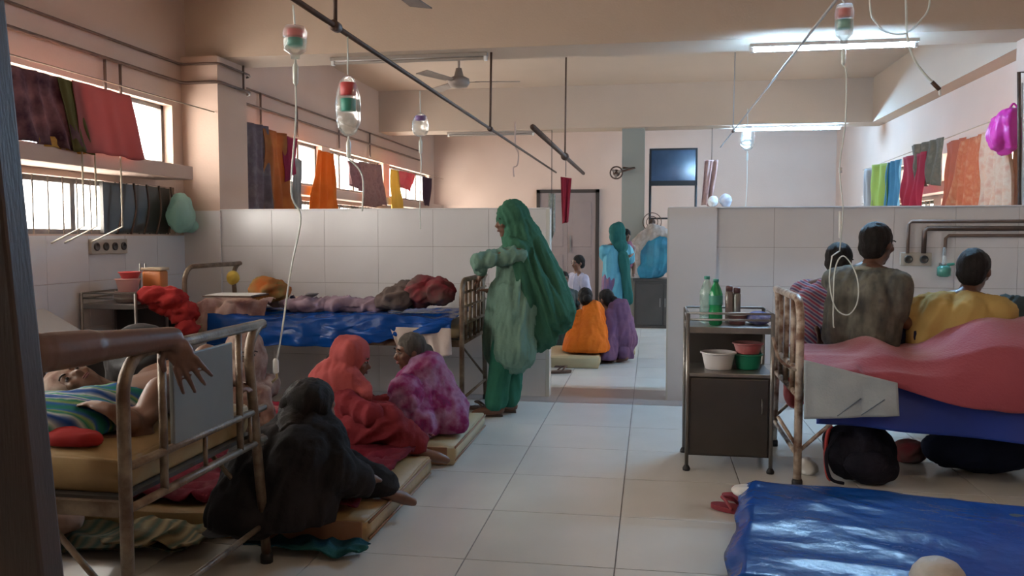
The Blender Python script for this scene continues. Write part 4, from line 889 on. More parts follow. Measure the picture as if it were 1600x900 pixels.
heap('plastic_bag', 'white and grey plastic bag right of two, sitting on the right partition', mat('grey white', (0.5, 0.5, 0.5), 0.4, cols=[(0.6, 0.6, 0.6), (0.3, 0.28, 0.33)], scale=20, amt=2), [((D(1132, 308, 6.75).x, 6.87, 1.57), (0.045, 0.04, 0.05))], 0.007, 0.006, 20, cat='bag', zmin=1.523)

# ============================================================ DRIPS
def drip(top, bag, bw, bh, m1_, m2_, chamber, end, label, shape='bag', mid=None, capm=None):
    top, bag = Vector(top), Vector(bag); t = thing('drip_set', bag, label, 'drip')
    tube('hanger_string', [top, bag + UP * bh * 0.5], 0.0035, tubep, t, 6)
    b = Blob()
    if shape == 'bag':
        b.ell(bag, (bw * 0.5, bw * 0.22, bh * 0.5)); b.ell(bag - UP * bh * 0.2, (bw * 0.48, bw * 0.26, bh * 0.3))
        b.build('bag', plclear, t, 0.006, 2, 0.002, 30)
    else:
        lathe('bottle', bag - UP * bh * 0.5, [(bw * 0.16, 0), (bw * 0.18, bh * 0.12), (bw * 0.42, bh * 0.25), (bw * 0.46, bh * 0.8), (bw * 0.36, bh * 0.97), (bw * 0.1, bh)], plclear, t)
    for k, mm in enumerate((m1_, m2_)):
        if mm: lathe('label', bag + UP * (bh * (0.16 - 0.26 * k)), [(bw * 0.27, 0), (bw * 0.29, 0.002), (bw * 0.29, bh * 0.2), (bw * 0.27, bh * 0.21)], mm, t)
    b0 = bag - UP * bh * 0.5
    lathe('drip_chamber', b0 - UP * 0.10, [(0.004, 0), (0.010, 0.01), (0.011, 0.07), (0.005, 0.085), (0.004, 0.10)], tubep, t, 12)
    pts = [b0 - UP * 0.1] + [Vector(p) for p in (mid or [])] + [Vector(end)]
    tube('line', pts, 0.0035, tubep, t, 6, True)
    return t
P1 = AX(458, 8, -1.33)
s1 = drip(P1, D(461, 66, P1.y * 0.987 + 0.21), 0.10, 0.125, redlab, grnlab, None, D(431, 572, 3.25), 'drip bottle above the near left bed, its line hanging to bed height', 'bottle', [D(462, 190, 3.2), D(455, 300, 3.2), D(470, 340, 3.2), D(455, 420, 3.22), D(440, 520, 3.24)])
e = D(431, 572, 3.25); lathe('roller_clamp', e - UP * 0.03, [(0.006, 0), (0.011, 0.006), (0.011, 0.05), (0.006, 0.06)], plwhite, s1, 10)
tube('connector', [e, D(433, 590, 3.25), D(425, 597, 3.25)], 0.005, foamc, s1)
P2 = AX(543, 52, -1.33); d2 = 3.78
drip(P2, D(544, 165, d2), 0.115, 0.27, redlab, grnlab, None, D(566, 330, d2), 'large clear drip bag with red and green label on the left rail', 'bag', [D(566, 275, d2)])
P3 = AX(656, 142, -1.33)
drip(P3, D(657, 195, P3.y * 0.987 + 0.21), 0.10, 0.14, purlab, None, None, D(657, 358, 5.0), 'small clear drip bag with purple label on the left rail', 'bag', [D(658, 260, 5.0), D(656, 320, 5.0)])
d4 = 4.2; P4 = AX(1312, 0, 0.92)
s4 = drip((0.92, P4.y, 2.5), D(1319, 38, d4), 0.10, 0.20, redlab, grnlab, None, D(1312, 392, d4 + 0.1), 'drip bottle over the right bed, its line looping down in a coil', 'bottle', [D(1322, 115, d4), D(1321, 190, d4), D(1312, 262, d4), D(1317, 330, d4)])
tube('line', [D(1300, 400, 4.3), D(1296, 440, 4.3), D(1305, 480, 4.3), D(1325, 492, 4.3), D(1340, 470, 4.3), D(1338, 430, 4.3), D(1318, 400, 4.3), D(1304, 425, 4.3), D(1302, 500, 4.3), D(1303, 512, 4.3)], 0.0035, tubep, s4, 6, True)
tube('line', [D(1312, 392, 4.3), D(1306, 396, 4.3), D(1300, 400, 4.3)], 0.0035, tubep, s4, 6, True)
for y0_, y1_ in ((262, 270), (330, 372)): tube('clamp', [D(1313, y0_, 4.27), D(1313, y1_, 4.27)], 0.008, plwhite, s4)
P5 = AX(1168, 170, 0.92); d5 = P5.y * 0.987 - 0.15
drip(P5, D(1168, 215, d5), 0.14, 0.26, None, None, None, D(1165, 324, d5), 'plain clear drip bag on the far part of the right rail', 'bag', [D(1167, 290, d5)])
o2 = thing('oxygen_tubing', D(1415, 30, 4.4), 'loose clear oxygen tubing looping down at upper right with a dark connector', 'tubing')
tube('line', [D(1414, -60, 4.4), D(1416, 20, 4.4), D(1418, 60, 4.4), D(1428, 92, 4.4), D(1447, 118, 4.4), D(1462, 132, 4.4)], 0.006, tubep, o2, 8, True)
tube('connector', [D(1456, 128, 4.4), D(1468, 140, 4.4)], 0.011, irond, o2); tube('nozzle', [D(1468, 140, 4.4), D(1469, 149, 4.4)], 0.007, plwhite, o2)
tube('line', [D(1455, -50, 4.4), D(1452, 8, 4.4), D(1440, 30, 4.4), D(1415, 52, 4.4), D(1385, 50, 4.4), D(1368, 34, 4.4), D(1360, 14, 4.4), D(1358, -60, 4.4)], 0.005, tubep, o2, 8, True)
# hook hanging before the far wall
hk = D(807, 225, 9.0); hk.x = -0.98 - 0.35
tag(tube('wire_hook', [D(805, 190, 8.6), D(805, 226, 8.6), D(810, 240, 8.6), D(808, 258, 8.6), D(802, 262, 8.6), D(803, 276, 8.6)], 0.008, mat('pale wire', (0.40, 0.3, 0.26), 0.6), None, 6, True), 'pale wire loop hanging from the long rail before the back wall', 'hook')
# oxygen flow meter on the right partition
c = AY(1475, 420, PY - 0.06); fm = thing('flow_meter', c, 'green-tinted oxygen flow meter with white tube on the right partition', 'flow meter')
lathe('bottle', c - UP * 0.06, [(0.03, 0), (0.048, 0.01), (0.048, 0.07), (0.03, 0.085)], mat('green glass', (0.10, 0.34, 0.26), 0.1, trans=0.5), fm)
lathe('gauge', c + UP * 0.028, [(0.012, 0), (0.014, 0.01), (0.012, 0.12), (0.006, 0.13)], plclear, fm, 12)
tube('wall_connector', [c + UP * 0.03, (c.x, PY + 0.02, c.z + 0.03)], 0.012, steel, fm)
tube('side_knob', [c + Vector((0.02, 0, 0.03)), c + Vector((0.07, 0, 0.035))], 0.010, grnlab, fm)

# ============================================================ FAR END: TELEVISION, FAN, CABINET
c = D(1052, 261, 12.4); tv = thing('television', c, 'dark flat television on a tall two-legged stand at the far end', 'television')
box('casing', c.x - 0.345, c.x + 0.345, c.y - 0.03, c.y + 0.04, c.z - 0.27, c.z + 0.27, black, tv, bev=0.006)
box('screen', c.x - 0.315, c.x + 0.315, c.y - 0.034, c.y - 0.029, c.z - 0.20, c.z + 0.24, mat('tv screen', (0.03, 0.06, 0.11), 0.12, col2=(0.045, 0.085, 0.15), scale=3), tv)
for dx in (-0.33, 0.33): tube('stand_leg', [(c.x + dx, c.y + 0.05, 0.0), (c.x + dx, c.y + 0.05, c.z + 0.2)], 0.018, black, tv)
tube('cross_rail', [(c.x - 0.33, c.y + 0.05, 1.55), (c.x + 0.33, c.y + 0.05, 1.55)], 0.012, black, tv)
cb = D(1030, 507, 12.0); cab = thing('steel_cabinet', (cb.x, cb.y, 0), 'low dark cabinet at the far end under the teal bundle', 'cabinet')
box('body', cb.x - 0.35, cb.x + 0.45, cb.y - 0.05, cb.y + 0.32, 0.0, 0.66, steeld, cab, bev=0.005); box('top', cb.x - 0.37, cb.x + 0.47, cb.y - 0.07, cb.y + 0.34, 0.66, 0.70, steeld, cab, bev=0.004)
for k in (0, 1): lf = box('door', cb.x - 0.33 + k * 0.39, cb.x + 0.04 + k * 0.39, cb.y - 0.062, cb.y - 0.05, 0.04, 0.62, steeld, cab, bev=0.003); box('handle', cb.x + 0.0 + k * 0.07, cb.x + 0.015 + k * 0.07, cb.y - 0.075, cb.y - 0.06, 0.3, 0.42, steel, lf)
q = D(1022, 405, 12.0); q.z = 0
b = Blob(); T = D(1022, 400, 11.95); b.ell(T, (0.26, 0.14, 0.30)); b.ell(T + Vector((0.08, 0, 0.12)), (0.2, 0.13, 0.18)); b.ell(T + Vector((-0.1, 0, -0.2)), (0.2, 0.14, 0.13))
tag(b.build('cloth_bundle', mat('teal bundle', (0.012, 0.17, 0.26), 0.6, col2=(0.008, 0.11, 0.19), scale=5), None, 0.016, 2, 0.018, 7, zmin=0.702), 'big teal bundle heaped on the cabinet at the far end', 'bundle')
b = Blob(); T2 = D(998, 392, 12.0); b.chain([T2 + Vector((-0.06, 0, -0.36)), T2 + Vector((-0.04, 0, 0)), T2 + Vector((0.2, 0, 0.26)), T2 + Vector((0.38, 0, 0.2))], [0.13, 0.13, 0.12, 0.10])
tag(b.build('cloth_bundle', mat('white grey laundry', (0.45, 0.42, 0.40), 0.8, cols=[(0.52, 0.50, 0.48), (0.25, 0.22, 0.2), (0.5, 0.44, 0.42)], scale=9, amt=2), None, 0.016, 2, 0.018, 8, zmin=0.702), 'white and grey laundry piled behind the teal bundle', 'laundry')
c = D(1019, 347, 12.05); pf = thing('pedestal_fan', c, 'small wire-caged fan standing above the laundry at the far end', 'fan')
for rr in (0.13, 0.08, 0.04):
    tube('cage_ring', [c + Vector((rr * math.cos(a), -0.02, rr * math.sin(a))) for a in [2 * PI * k / 20 for k in range(21)]], 0.006, irond, pf, 6)
tube('neck', [c, c + Vector((0, 0.03, -0.7))], 0.015, irond, pf); lathe('motor', c + Vector((0, 0.0, 0)), [(0.03, 0), (0.045, 0.03), (0.03, 0.09)], irond, pf, 14, (0, 1, 0))
c = D(963, 270, 12.0); wf = thing('wall_fan', c, 'small dark round fan on an arm by the pillar near the television', 'fan')
lathe('motor', c, [(0.02, 0), (0.05, 0.02), (0.05, 0.08), (0.02, 0.1)], irond, wf, 16, (0, 1, 0))
tube('cage_ring', [c + Vector((0.085 * math.cos(a), -0.02, 0.085 * math.sin(a))) for a in [2 * PI * k / 20 for k in range(21)]], 0.010, irond, wf, 6)
for k in range(3):
    a = 2 * PI * k / 3 + 0.4; d_ = Vector((math.cos(a), 0, math.sin(a))); s_ = Vector((-d_.z, 0, d_.x)); bm = bmesh.new()
    add_tube(bm, [c + d_ * 0.02 + Vector((0, -0.02, 0)), c + d_ * 0.075 + Vector((0, -0.02, 0))], 0.018, 6); bmdone('blade', bm, fanm, wf, True)
tube('arm', [c, c + Vector((0.26, 0.05, 0.07)), (-0.40, 12.17, c.z + 0.07)], 0.014, irond, wf)

# ============================================================ PEOPLE
def V(*a): return Vector(a)
def cloth(name, m): return name
def person(base, label, group=None): return thing('person', base, label, 'person', group)
LEFT, FWD = V(-1, 0, 0), V(0, 1, 0)

# --- standing woman in mint tunic and green scarf, hand on the bed rail
px = 4.64e-3
H = D(796, 347, 6.2); root = person((H.x, H.y, 0), 'standing woman in mint green tunic and long dark green headscarf, hand on the bed rail')
face = V(-0.86, -0.42, -0.05); N_ = D(803, 378, 6.2); Pv = D(806, 480, 6.2); lat = V(0.45, -0.9, 0).normalized()
elb = D(756, 412, 6.05); wri = D(748, 433, 6.12); wri = V(-1.20, 6.03, 1.02)
kn1, kn2 = D(783, 556, 6.1), D(800, 556, 6.3); an1, an2 = D(775, 632, 6.12), D(796, 636, 6.25); an1.z = an2.z = 0.075
body(root, Pv, N_, H, face, lat, [(1, D(748, 408, 6.0), wri, V(-0.6, 0.3, -0.65), V(0.3, 0.3, -0.9), 0.55), (-1, D(800, 440, 6.45), D(772, 455, 6.3), V(-1, 0, 0.1), UP * -1, 0.5)],
     [(1, kn1, an1, V(-1, -0.35, 0)), (-1, kn2, an2, V(-1, -0.1, 0))], 1.0, skin, 0.010, sw=0.15)
face_parts(root, H, face)
mint = mat('mint tunic cotton', (0.17, 0.28, 0.22), 0.85, col2=(0.12, 0.21, 0.165), scale=9, amt=1.6, bump=0.2, bscale=60)
dgrn = mat('dark green scarf', (0.045, 0.135, 0.085), 0.85, col2=(0.032, 0.105, 0.065), scale=6, amt=1.4, bump=0.2, bscale=60)
grt = mat('green trousers', (0.035, 0.17, 0.11), 0.85, col2=(0.028, 0.13, 0.085), scale=6)
b = Blob()
for q in (-1, 1):
    b.cap(Pv + lat * q * 0.08, N_ - UP * 0.14 + lat * q * 0.06, 0.13, 0.105); b.cap(N_ - UP * 0.05 + lat * q * 0.02, N_ - UP * 0.085 + lat * q * 0.13, 0.055, 0.062)
    b.cap(Pv + lat * q * 0.07 + V(-0.03, 0, 0.1), Pv + lat * q * 0.12 + V(-0.05, 0, -0.30), 0.14, 0.16)
sh = N_ - UP * 0.09 + lat * 0.15; b.chain([sh, D(748, 408, 6.0), wri.lerp(D(748, 408, 6.0), 0.25)], [0.062, 0.050, 0.038])
sh = N_ - UP * 0.09 - lat * 0.15; b.chain([sh, D(800, 440, 6.45)], [0.062, 0.06])
b.build('tunic', mint, root, 0.010, 2, 0.016, 15, (0.1, 0, 1), 0.14)
b = Blob()
for hp, k_, a_ in ((1, kn1, an1), (-1, kn2, an2)): b.chain([Pv + lat * hp * 0.08, k_, a_ + UP * 0.04], [0.11, 0.085, 0.078])
b.build('trousers', grt, root, 0.011, 3, 0.010, 13, (0, 0, 1), 0.2, zmin=0.05)
add_hair(root, H, face)
f, r_, u, F = frame(face)
b = Blob(); b.ell(H + u * 0.035 - f * 0.030, (0.102, 0.108, 0.112), F); b.ell(H - u * 0.06 - f * 0.045, (0.100, 0.085, 0.11), F)
b.chain([H - f * 0.05 - u * 0.02, D(822, 392, 6.22), D(838, 445, 6.22), D(862, 488, 6.2)], [0.105, 0.15, 0.19, 0.165])
b.chain([D(838, 445, 6.22), D(840, 515, 6.2)], [0.17, 0.15]); b.cap(D(862, 480, 6.2), D(892, 488, 6.18), 0.12, 0.03)
b.chain([D(800, 382, 6.12), D(816, 392, 6.1)], [0.05, 0.075])
b.chain([D(812, 388, 6.1), D(826, 470, 6.1)], [0.07, 0.09])
b.build('headscarf', dgrn, root, 0.011, 2, 0.022, 13, (0.35, 0, -1), 0.08)
for a_, k in ((an1, 0), (an2, 1)):
    s_ = tube('sandal', [V(a_.x + 0.05, a_.y, 0.012), V(a_.x - 0.17, a_.y - 0.03, 0.012)], 0.011, irond, root)

# generic floor sitter --------------------------------------------------
def sitter(label, base, headp, face, knees, ankles, hands, skinm, hairmat, garment, scarf=None, s=0.95, skirt=None, shawl=None, vox=0.010, fold=0.014, faceon=True, hairon=True, spine_w=1.0):
    """base: pelvis point on the ground; everything in world coordinates"""
    root = person((base.x, base.y, base.z - 0.10), label)
    f, r_, u, F = frame(V(face[0], face[1], 0)); pel = Vector(base); nk = Vector(headp) - UP * 0.135 * s - V(*face) * 0.03
    arms = [(q, e_, w_, (w_ - e_) + UP * -0.03, -UP, 0.5) for q, (e_, w_) in zip((1, -1), hands)]
    legs = [(q, k_, a_, V(*face)) for q, k_, a_ in zip((1, -1), knees, ankles)]
    body(root, pel, nk, headp, V(*face), r_, arms, legs, s, skinm, vox, sw=0.15)
    if faceon: face_parts(root, headp, V(*face), s)
    if hairon: add_hair(root, headp, V(*face), hairmat, s, bun=True)
    b = Blob(); sp = (nk - pel)
    for q in (-1, 1):
        b.cap(pel + r_ * q * 0.08 + UP * 0.02, nk - sp.normalized() * 0.13 + r_ * q * 0.05, 0.14 * s * spine_w, 0.105 * s * spine_w); b.cap(nk - UP * 0.05, nk - UP * 0.08 + r_ * q * 0.13, 0.06, 0.065)
    for q, (e_, w_) in zip((1, -1), hands): b.chain([nk - UP * 0.08 + r_ * q * 0.15 * s, e_, Vector(e_).lerp(w_, 0.55)], [0.066, 0.062, 0.052])
    b.build('blouse', garment, root, 0.012, 3, fold * 0.7, 13, (0, 0, 1), 0.25, zmin=base.z - 0.098)
    b = Blob()
    for q, k_, a_ in zip((1, -1), knees, ankles): b.chain([pel + r_ * q * 0.08, k_, Vector(a_).lerp(k_, 0.12)], [0.135, 0.095, 0.075])
    b.cap(pel, (Vector(knees[0]) + Vector(knees[1])) / 2, 0.13, 0.09)
    b.build('skirt', skirt or garment, root, 0.012, 3, fold, 11, (Vector(knees[0]) - pel), 0.25, zmin=base.z - 0.098)
    if scarf:
        f2, r2, u2, F2 = frame(V(*face)); b = Blob()
        b.ell(headp + u2 * 0.035 * s - f2 * 0.03 * s, (0.100 * s, 0.106 * s, 0.108 * s), F2); b.ell(headp - u2 * 0.055 * s - f2 * 0.045 * s, (0.10 * s, 0.085 * s, 0.11 * s), F2)
        for p, q_, ra, rb in scarf[1]: b.cap(p, q_, ra, rb)
        b.build('headscarf', scarf[0], root, 0.011, 3, fold, 10, (0, 0, 1), 0.2, zmin=base.z - 0.098)
    if shawl:
        b = Blob()
        for p, q_, ra, rb in shawl[1]: b.cap(p, q_, ra, rb)
        b.build('shawl', shawl[0], root, 0.012, 3, fold, 9, (0.2, 0, 1), 0.25, zmin=base.z - 0.098)
    return root

# --- woman in coral headscarf (facing right)
d = 4.75
coral = mat('coral scarf', (0.40, 0.095, 0.09), 0.85, col2=(0.30, 0.055, 0.055), scale=8, amt=1.6, bump=0.2, bscale=60)
crims = mat('crimson kameez', (0.17, 0.022, 0.026), 0.85, col2=(0.17, 0.02, 0.028), scale=8, amt=1.6, bump=0.2, bscale=60)
hd = D(552, 563, d); bs = D(540, 672, d); bs.z = 0.235
sitter('seated woman with coral headscarf over crimson dress on the floor mattress, facing right', bs, hd, (0.94, 0.25, -0.18),
       [D(600, 660, 4.55), D(605, 645, 4.95)], [D(655, 700, 4.62), D(640, 690, 4.85)], [(D(580, 650, 4.5), D(618, 648, 4.85)), (D(585, 640, 5.0), D(632, 634, 5.0))], skin, hairm, crims,
       scarf=(coral, [(hd - V(0.05, 0, 0.03), D(520, 600, d), 0.10, 0.13), (D(520, 600, d), D(508, 640, d + 0.05), 0.13, 0.11), (D(535, 590, 4.7), D(565, 615, 4.66), 0.09, 0.06)]))
# --- old woman in purple shawl
d = 5.15
purps = mat('purple floral shawl', (0.30, 0.06, 0.22), 0.85, cols=[(0.30, 0.03, 0.16), (0.10, 0.035, 0.12), (0.32, 0.18, 0.30), (0.20, 0.02, 0.10), (0.07, 0.045, 0.11), (0.34, 0.05, 0.18)], kind='noise', scale=11, amt=2.2, bump=0.2)
hd = D(640, 549, d); bs = D(668, 660, d + 0.05); bs.z = 0.235
sitter('elderly grey-haired woman hunched in a purple flowered shawl on the floor mattress', bs, hd, (-0.80, -0.60, -0.10),
       [D(635, 612, 4.95), D(650, 606, 5.25)], [D(628, 668, 4.9), D(620, 664, 5.1)], [(D(650, 620, 5.3), D(618, 640, 5.1)), (D(640, 628, 4.9), D(612, 636, 5.0))], skin, hairg, purps,
       shawl=(purps, [(D(668, 578, 5.12), D(680, 640, 5.15), 0.11, 0.20), (D(680, 640, 5.15), D(700, 655, 5.1), 0.18, 0.13), (D(655, 590, 5.08), D(640, 640, 5.0), 0.09, 0.14), (D(640, 640, 5.0), D(655, 665, 4.95), 0.12, 0.11), (D(665, 575, 5.15), D(645, 600, 5.1), 0.08, 0.10)]))
# --- woman in black, back to the camera
d = 3.62
blkc = mat('black burqa cloth', (0.012, 0.011, 0.012), 0.85, col2=(0.020, 0.018, 0.019), scale=5, bump=0.2)
hd = D(492, 634, 3.68); bs = D(440, 800, 3.62); bs.z = 0.235
r5 = sitter('woman in black seated on the nearest mattress with her back to the camera', bs, hd, (0.75, 0.60, -0.35),
       [D(540, 740, 3.75), D(500, 720, 4.05)], [D(600, 760, 3.85), D(560, 745, 4.15)], [(D(530, 745, 3.5), D(580, 748, 3.72)), (D(520, 700, 3.8), D(505, 655, 3.80))], skin, hairm, blkc, faceon=False, hairon=True,
       shawl=(blkc, [(D(478, 668, 3.66), D(420, 745, 3.58), 0.12, 0.20), (D(420, 745, 3.58), D(398, 800, 3.5), 0.19, 0.19), (D(398, 800, 3.5), D(350, 855, 3.36), 0.15, 0.07), (D(430, 790, 3.5), D(400, 858, 3.34), 0.18, 0.08), (D(480, 680, 3.6), D(520, 735, 3.52), 0.10, 0.10), (D(520, 735, 3.52), D(560, 752, 3.62), 0.085, 0.07), (D(500, 700, 3.6), D(480, 790, 3.5), 0.13, 0.13), (D(470, 720, 3.5), D(440, 800, 3.45), 0.14, 0.14), (hd - UP * 0.06, D(475, 672, 3.66), 0.07, 0.10)]))
b = Blob(); b.ell(hd + V(-0.02, -0.02, 0.02), (0.105, 0.105, 0.10)); b.chain([hd + V(-0.06, -0.03, -0.02), D(455, 672, 3.55), D(448, 700, 3.5)], [0.085, 0.06, 0.035]); b.build('loose_hair', hairm, r5, 0.009, 2, 0.006, 22, (0.3, 0, 1), 0.2)
# --- person in patterned shawl behind the near left bed
pat = mat('cream brown print', (0.3, 0.22, 0.17), 0.85, cols=[(0.34, 0.25, 0.20), (0.18, 0.10, 0.08), (0.40, 0.32, 0.27), (0.12, 0.07, 0.06)], kind='noise', scale=12, amt=2.2)
hd = D(383, 552, 4.95); bs = D(372, 655, 4.95); bs.z = 0.235
sitter('woman in a brown and cream printed headscarf seated behind the near left bed', bs, hd, (0.65, -0.74, -0.12),
       [D(398, 625, 4.75), D(360, 625, 4.72)], [D(405, 668, 4.72), D(370, 668, 4.7)], [(D(350, 615, 4.9), D(375, 625, 4.7)), (D(405, 612, 4.95), D(400, 628, 4.75))], skin, hairm, pat,
       scarf=(pat, [(hd - V(0, -0.04, 0.04), D(372, 600, 5.0), 0.10, 0.15), (D(372, 600, 5.0), D(372, 640, 4.95), 0.15, 0.17)]))
# --- far bay: woman in orange, woman in purple, child, standing woman
orng = mat('orange sari', (0.62, 0.15, 0.012), 0.8, col2=(0.48, 0.10, 0.012), scale=7, amt=1.6, bump=0.2)
dviol = mat('violet sari', (0.10, 0.05, 0.16), 0.85, cols=[(0.06, 0.03, 0.10), (0.14, 0.07, 0.12), (0.04, 0.02, 0.07)], kind='noise', scale=8, amt=2)
hd = D(914, 466, 8.7); bs = D(920, 545, 8.7); bs.z = 0.235
sitter('woman in bright orange sari sitting back turned in the far passage', bs, hd, (-0.3, 0.93, -0.2), [D(905, 520, 9.0), D(935, 520, 9.0)], [D(903, 545, 9.0), D(930, 545, 9.0)],
       [(D(940, 505, 8.8), D(935, 520, 9.0)), (D(893, 505, 8.8), D(900, 520, 9.0))], skin, hairm, orng, faceon=False, s=0.9,
       shawl=(orng, [(D(925, 488, 8.68), D(922, 540, 8.6), 0.12, 0.19), (D(905, 510, 8.68), D(902, 545, 8.6), 0.12, 0.14)]))
hd = D(946, 468, 8.9); bs = D(962, 548, 8.9); bs.z = 0.14
sitter('woman in violet printed sari squatting beside the orange-clad woman', bs, hd, (-0.75, 0.5, -0.2), [D(950, 515, 9.0), D(975, 512, 8.9)], [D(955, 560, 8.75), D(975, 556, 8.7)],
       [(D(980, 500, 8.9), D(960, 515, 8.8)), (D(945, 500, 9.1), D(945, 515, 9.1))], skin, hairm, dviol, faceon=False, s=0.9,
       shawl=(dviol, [(D(968, 482, 8.85), D(972, 530, 8.8), 0.11, 0.15), (D(955, 495, 8.8), D(950, 555, 8.65), 0.08, 0.09), (D(972, 530, 8.8), D(978, 555, 8.75), 0.12, 0.08)]))
def upright(label, headp, face, d_base, garment, legm, hairmat=None, scarf=None, s=1.0, hands=None, fold=0.012, ht=None):
    face = V(*face); f, r_, u, F = frame(V(face.x, face.y, 0)); nk = headp - UP * 0.14 * s; zp = headp.z * 0.56; pel = V(headp.x, headp.y, zp); root = person((headp.x, headp.y, 0), label)
    kn = [V(pel.x, pel.y, zp * 0.54) + r_ * q * 0.08 * s + f * 0.02 for q in (1, -1)]; an = [V(pel.x, pel.y, 0.075) + r_ * q * 0.09 * s for q in (1, -1)]
    hands = hands or [(pel + r_ * q * 0.26 * s + UP * 0.14 * s, pel + r_ * q * 0.2 * s + f * 0.16 - UP * 0.0) for q in (1, -1)]
    body(root, pel, nk, headp, face, r_, [(q, e_, w_, w_ - e_, f * -1 if abs((w_ - e_).z) > 0.15 else -UP, 0.4) for q, (e_, w_) in zip((1, -1), hands)], [(q, k_, a_, f) for q, k_, a_ in zip((1, -1), kn, an)], s, skin, 0.011)
    face_parts(root, headp, face, s); add_hair(root, headp, face, hairmat or hairm, s)
    b = Blob()
    for q in (-1, 1): b.cap(pel + r_ * q * 0.06 * s, nk - UP * 0.14 * s + r_ * q * 0.06 * s, 0.12 * s, 0.11 * s); b.cap(nk - UP * 0.05 * s, nk - UP * 0.085 * s + r_ * q * 0.14 * s, 0.055 * s, 0.06 * s)
    for q, (e_, w_) in zip((1, -1), hands): b.chain([nk - UP * 0.085 * s + r_ * q * 0.17 * s, e_, Vector(e_).lerp(w_, 0.3)], [0.066 * s, 0.058 * s, 0.05 * s])
    b.cap(pel, pel - UP * zp * 0.3, 0.15 * s, 0.16 * s)
    b.build('shirt', garment, root, 0.012, 3, fold, 12, (0, 0, 1), 0.25)
    b = Blob()
    for q, k_, a_ in zip((1, -1), kn, an): b.chain([pel + r_ * q * 0.08 * s, k_, a_ + UP * 0.03], [0.11 * s, 0.10 * s, 0.11 * s])
    b.build('lower_garment', legm, root, 0.013, 3, fold, 12, (0, 0, 1), 0.2, zmin=0.045)
    if scarf:
        b = Blob(); b.ell(headp + u * 0.035 * s - f * 0.028 * s, (0.100 * s, 0.105 * s, 0.108 * s), F); b.ell(headp - u * 0.06 * s - f * 0.05 * s, (0.095 * s, 0.08 * s, 0.11 * s), F)
        for p, q_, ra, rb in scarf[1]: b.cap(p, q_, ra, rb)
        b.build('headscarf', scarf[0], root, 0.012, 3, fold, 10, (0, 0, 1), 0.2)
    return root
skyb = mat('sky blue dress', (0.12, 0.36, 0.46), 0.8, col2=(0.08, 0.25, 0.34), scale=8, amt=2)
orsk = mat('orange violet skirt', (0.4, 0.15, 0.06), 0.8, cols=[(0.42, 0.15, 0.05), (0.14, 0.10, 0.2), (0.05, 0.2, 0.26)], kind='noise', scale=6, amt=2, stretch=(3, 3, 0.4))
tealsc = mat('teal scarf', (0.015, 0.09, 0.085), 0.8)
hd = D(963, 364, 10.6)
upright('standing woman in sky blue dress and teal headscarf holding a child in the far bay', hd, (-0.5, 0.85, 0), 10.6, skyb, orsk, scarf=(tealsc, [(hd - UP * 0.05, D(970, 385, 10.55), 0.08, 0.08), (D(974, 400, 10.5), D(982, 470, 10.5), 0.06, 0.05)]), s=0.93,
        hands=[(D(985, 405, 10.7), D(975, 405, 10.9)), (D(945, 402, 10.7), D(955, 408, 10.9))])
hd2 = D(979, 368, 10.72); ch = person(D(980, 420, 10.75), 'small child carried at the shoulder of the standing woman in blue')
body(ch, D(980, 405, 10.78), D(980, 381, 10.74), hd2, V(0.6, -0.8, 0), V(0.8, 0.6, 0), [(1, D(990, 395, 10.7), D(985, 400, 10.6), V(-1, 0, 0), V(0, 1, 0), 0.5), (-1, D(975, 395, 10.85), D(968, 396, 10.85), V(-1, 0, 0), V(0, 1, 0), 0.5)], [(1, D(990, 412, 10.75), D(990, 428, 10.8), V(0, -1, 0)), (-1, D(975, 412, 10.9), D(975, 428, 10.95), V(0, -1, 0))], 0.6, skin, 0.009)
add_hair(ch, hd2, V(0.6, -0.8, 0), hairm, 0.7)
b = Blob(); b.cap(D(980, 385, 10.75), D(980, 410, 10.78), 0.075, 0.09); b.build('frock', mat('plum frock', (0.2, 0.08, 0.12), 0.8), ch, 0.010, 3, 0.006, 12)
hd = D(903, 411, 9.9)
upright('child with bushy hair in pale lilac shirt standing in the far bay', hd, (-0.75, -0.55, -0.1), 9.9, mat('pale lilac shirt', (0.42, 0.42, 0.52), 0.8, col2=(0.36, 0.36, 0.46), scale=8), dk, s=0.78)
add_hd = D(881, 436, 9.6)
upright('smaller dark-haired child half hidden behind the green headscarf', add_hd, (0.4, -0.8, -0.1), 9.6, dk, dk, s=0.72)

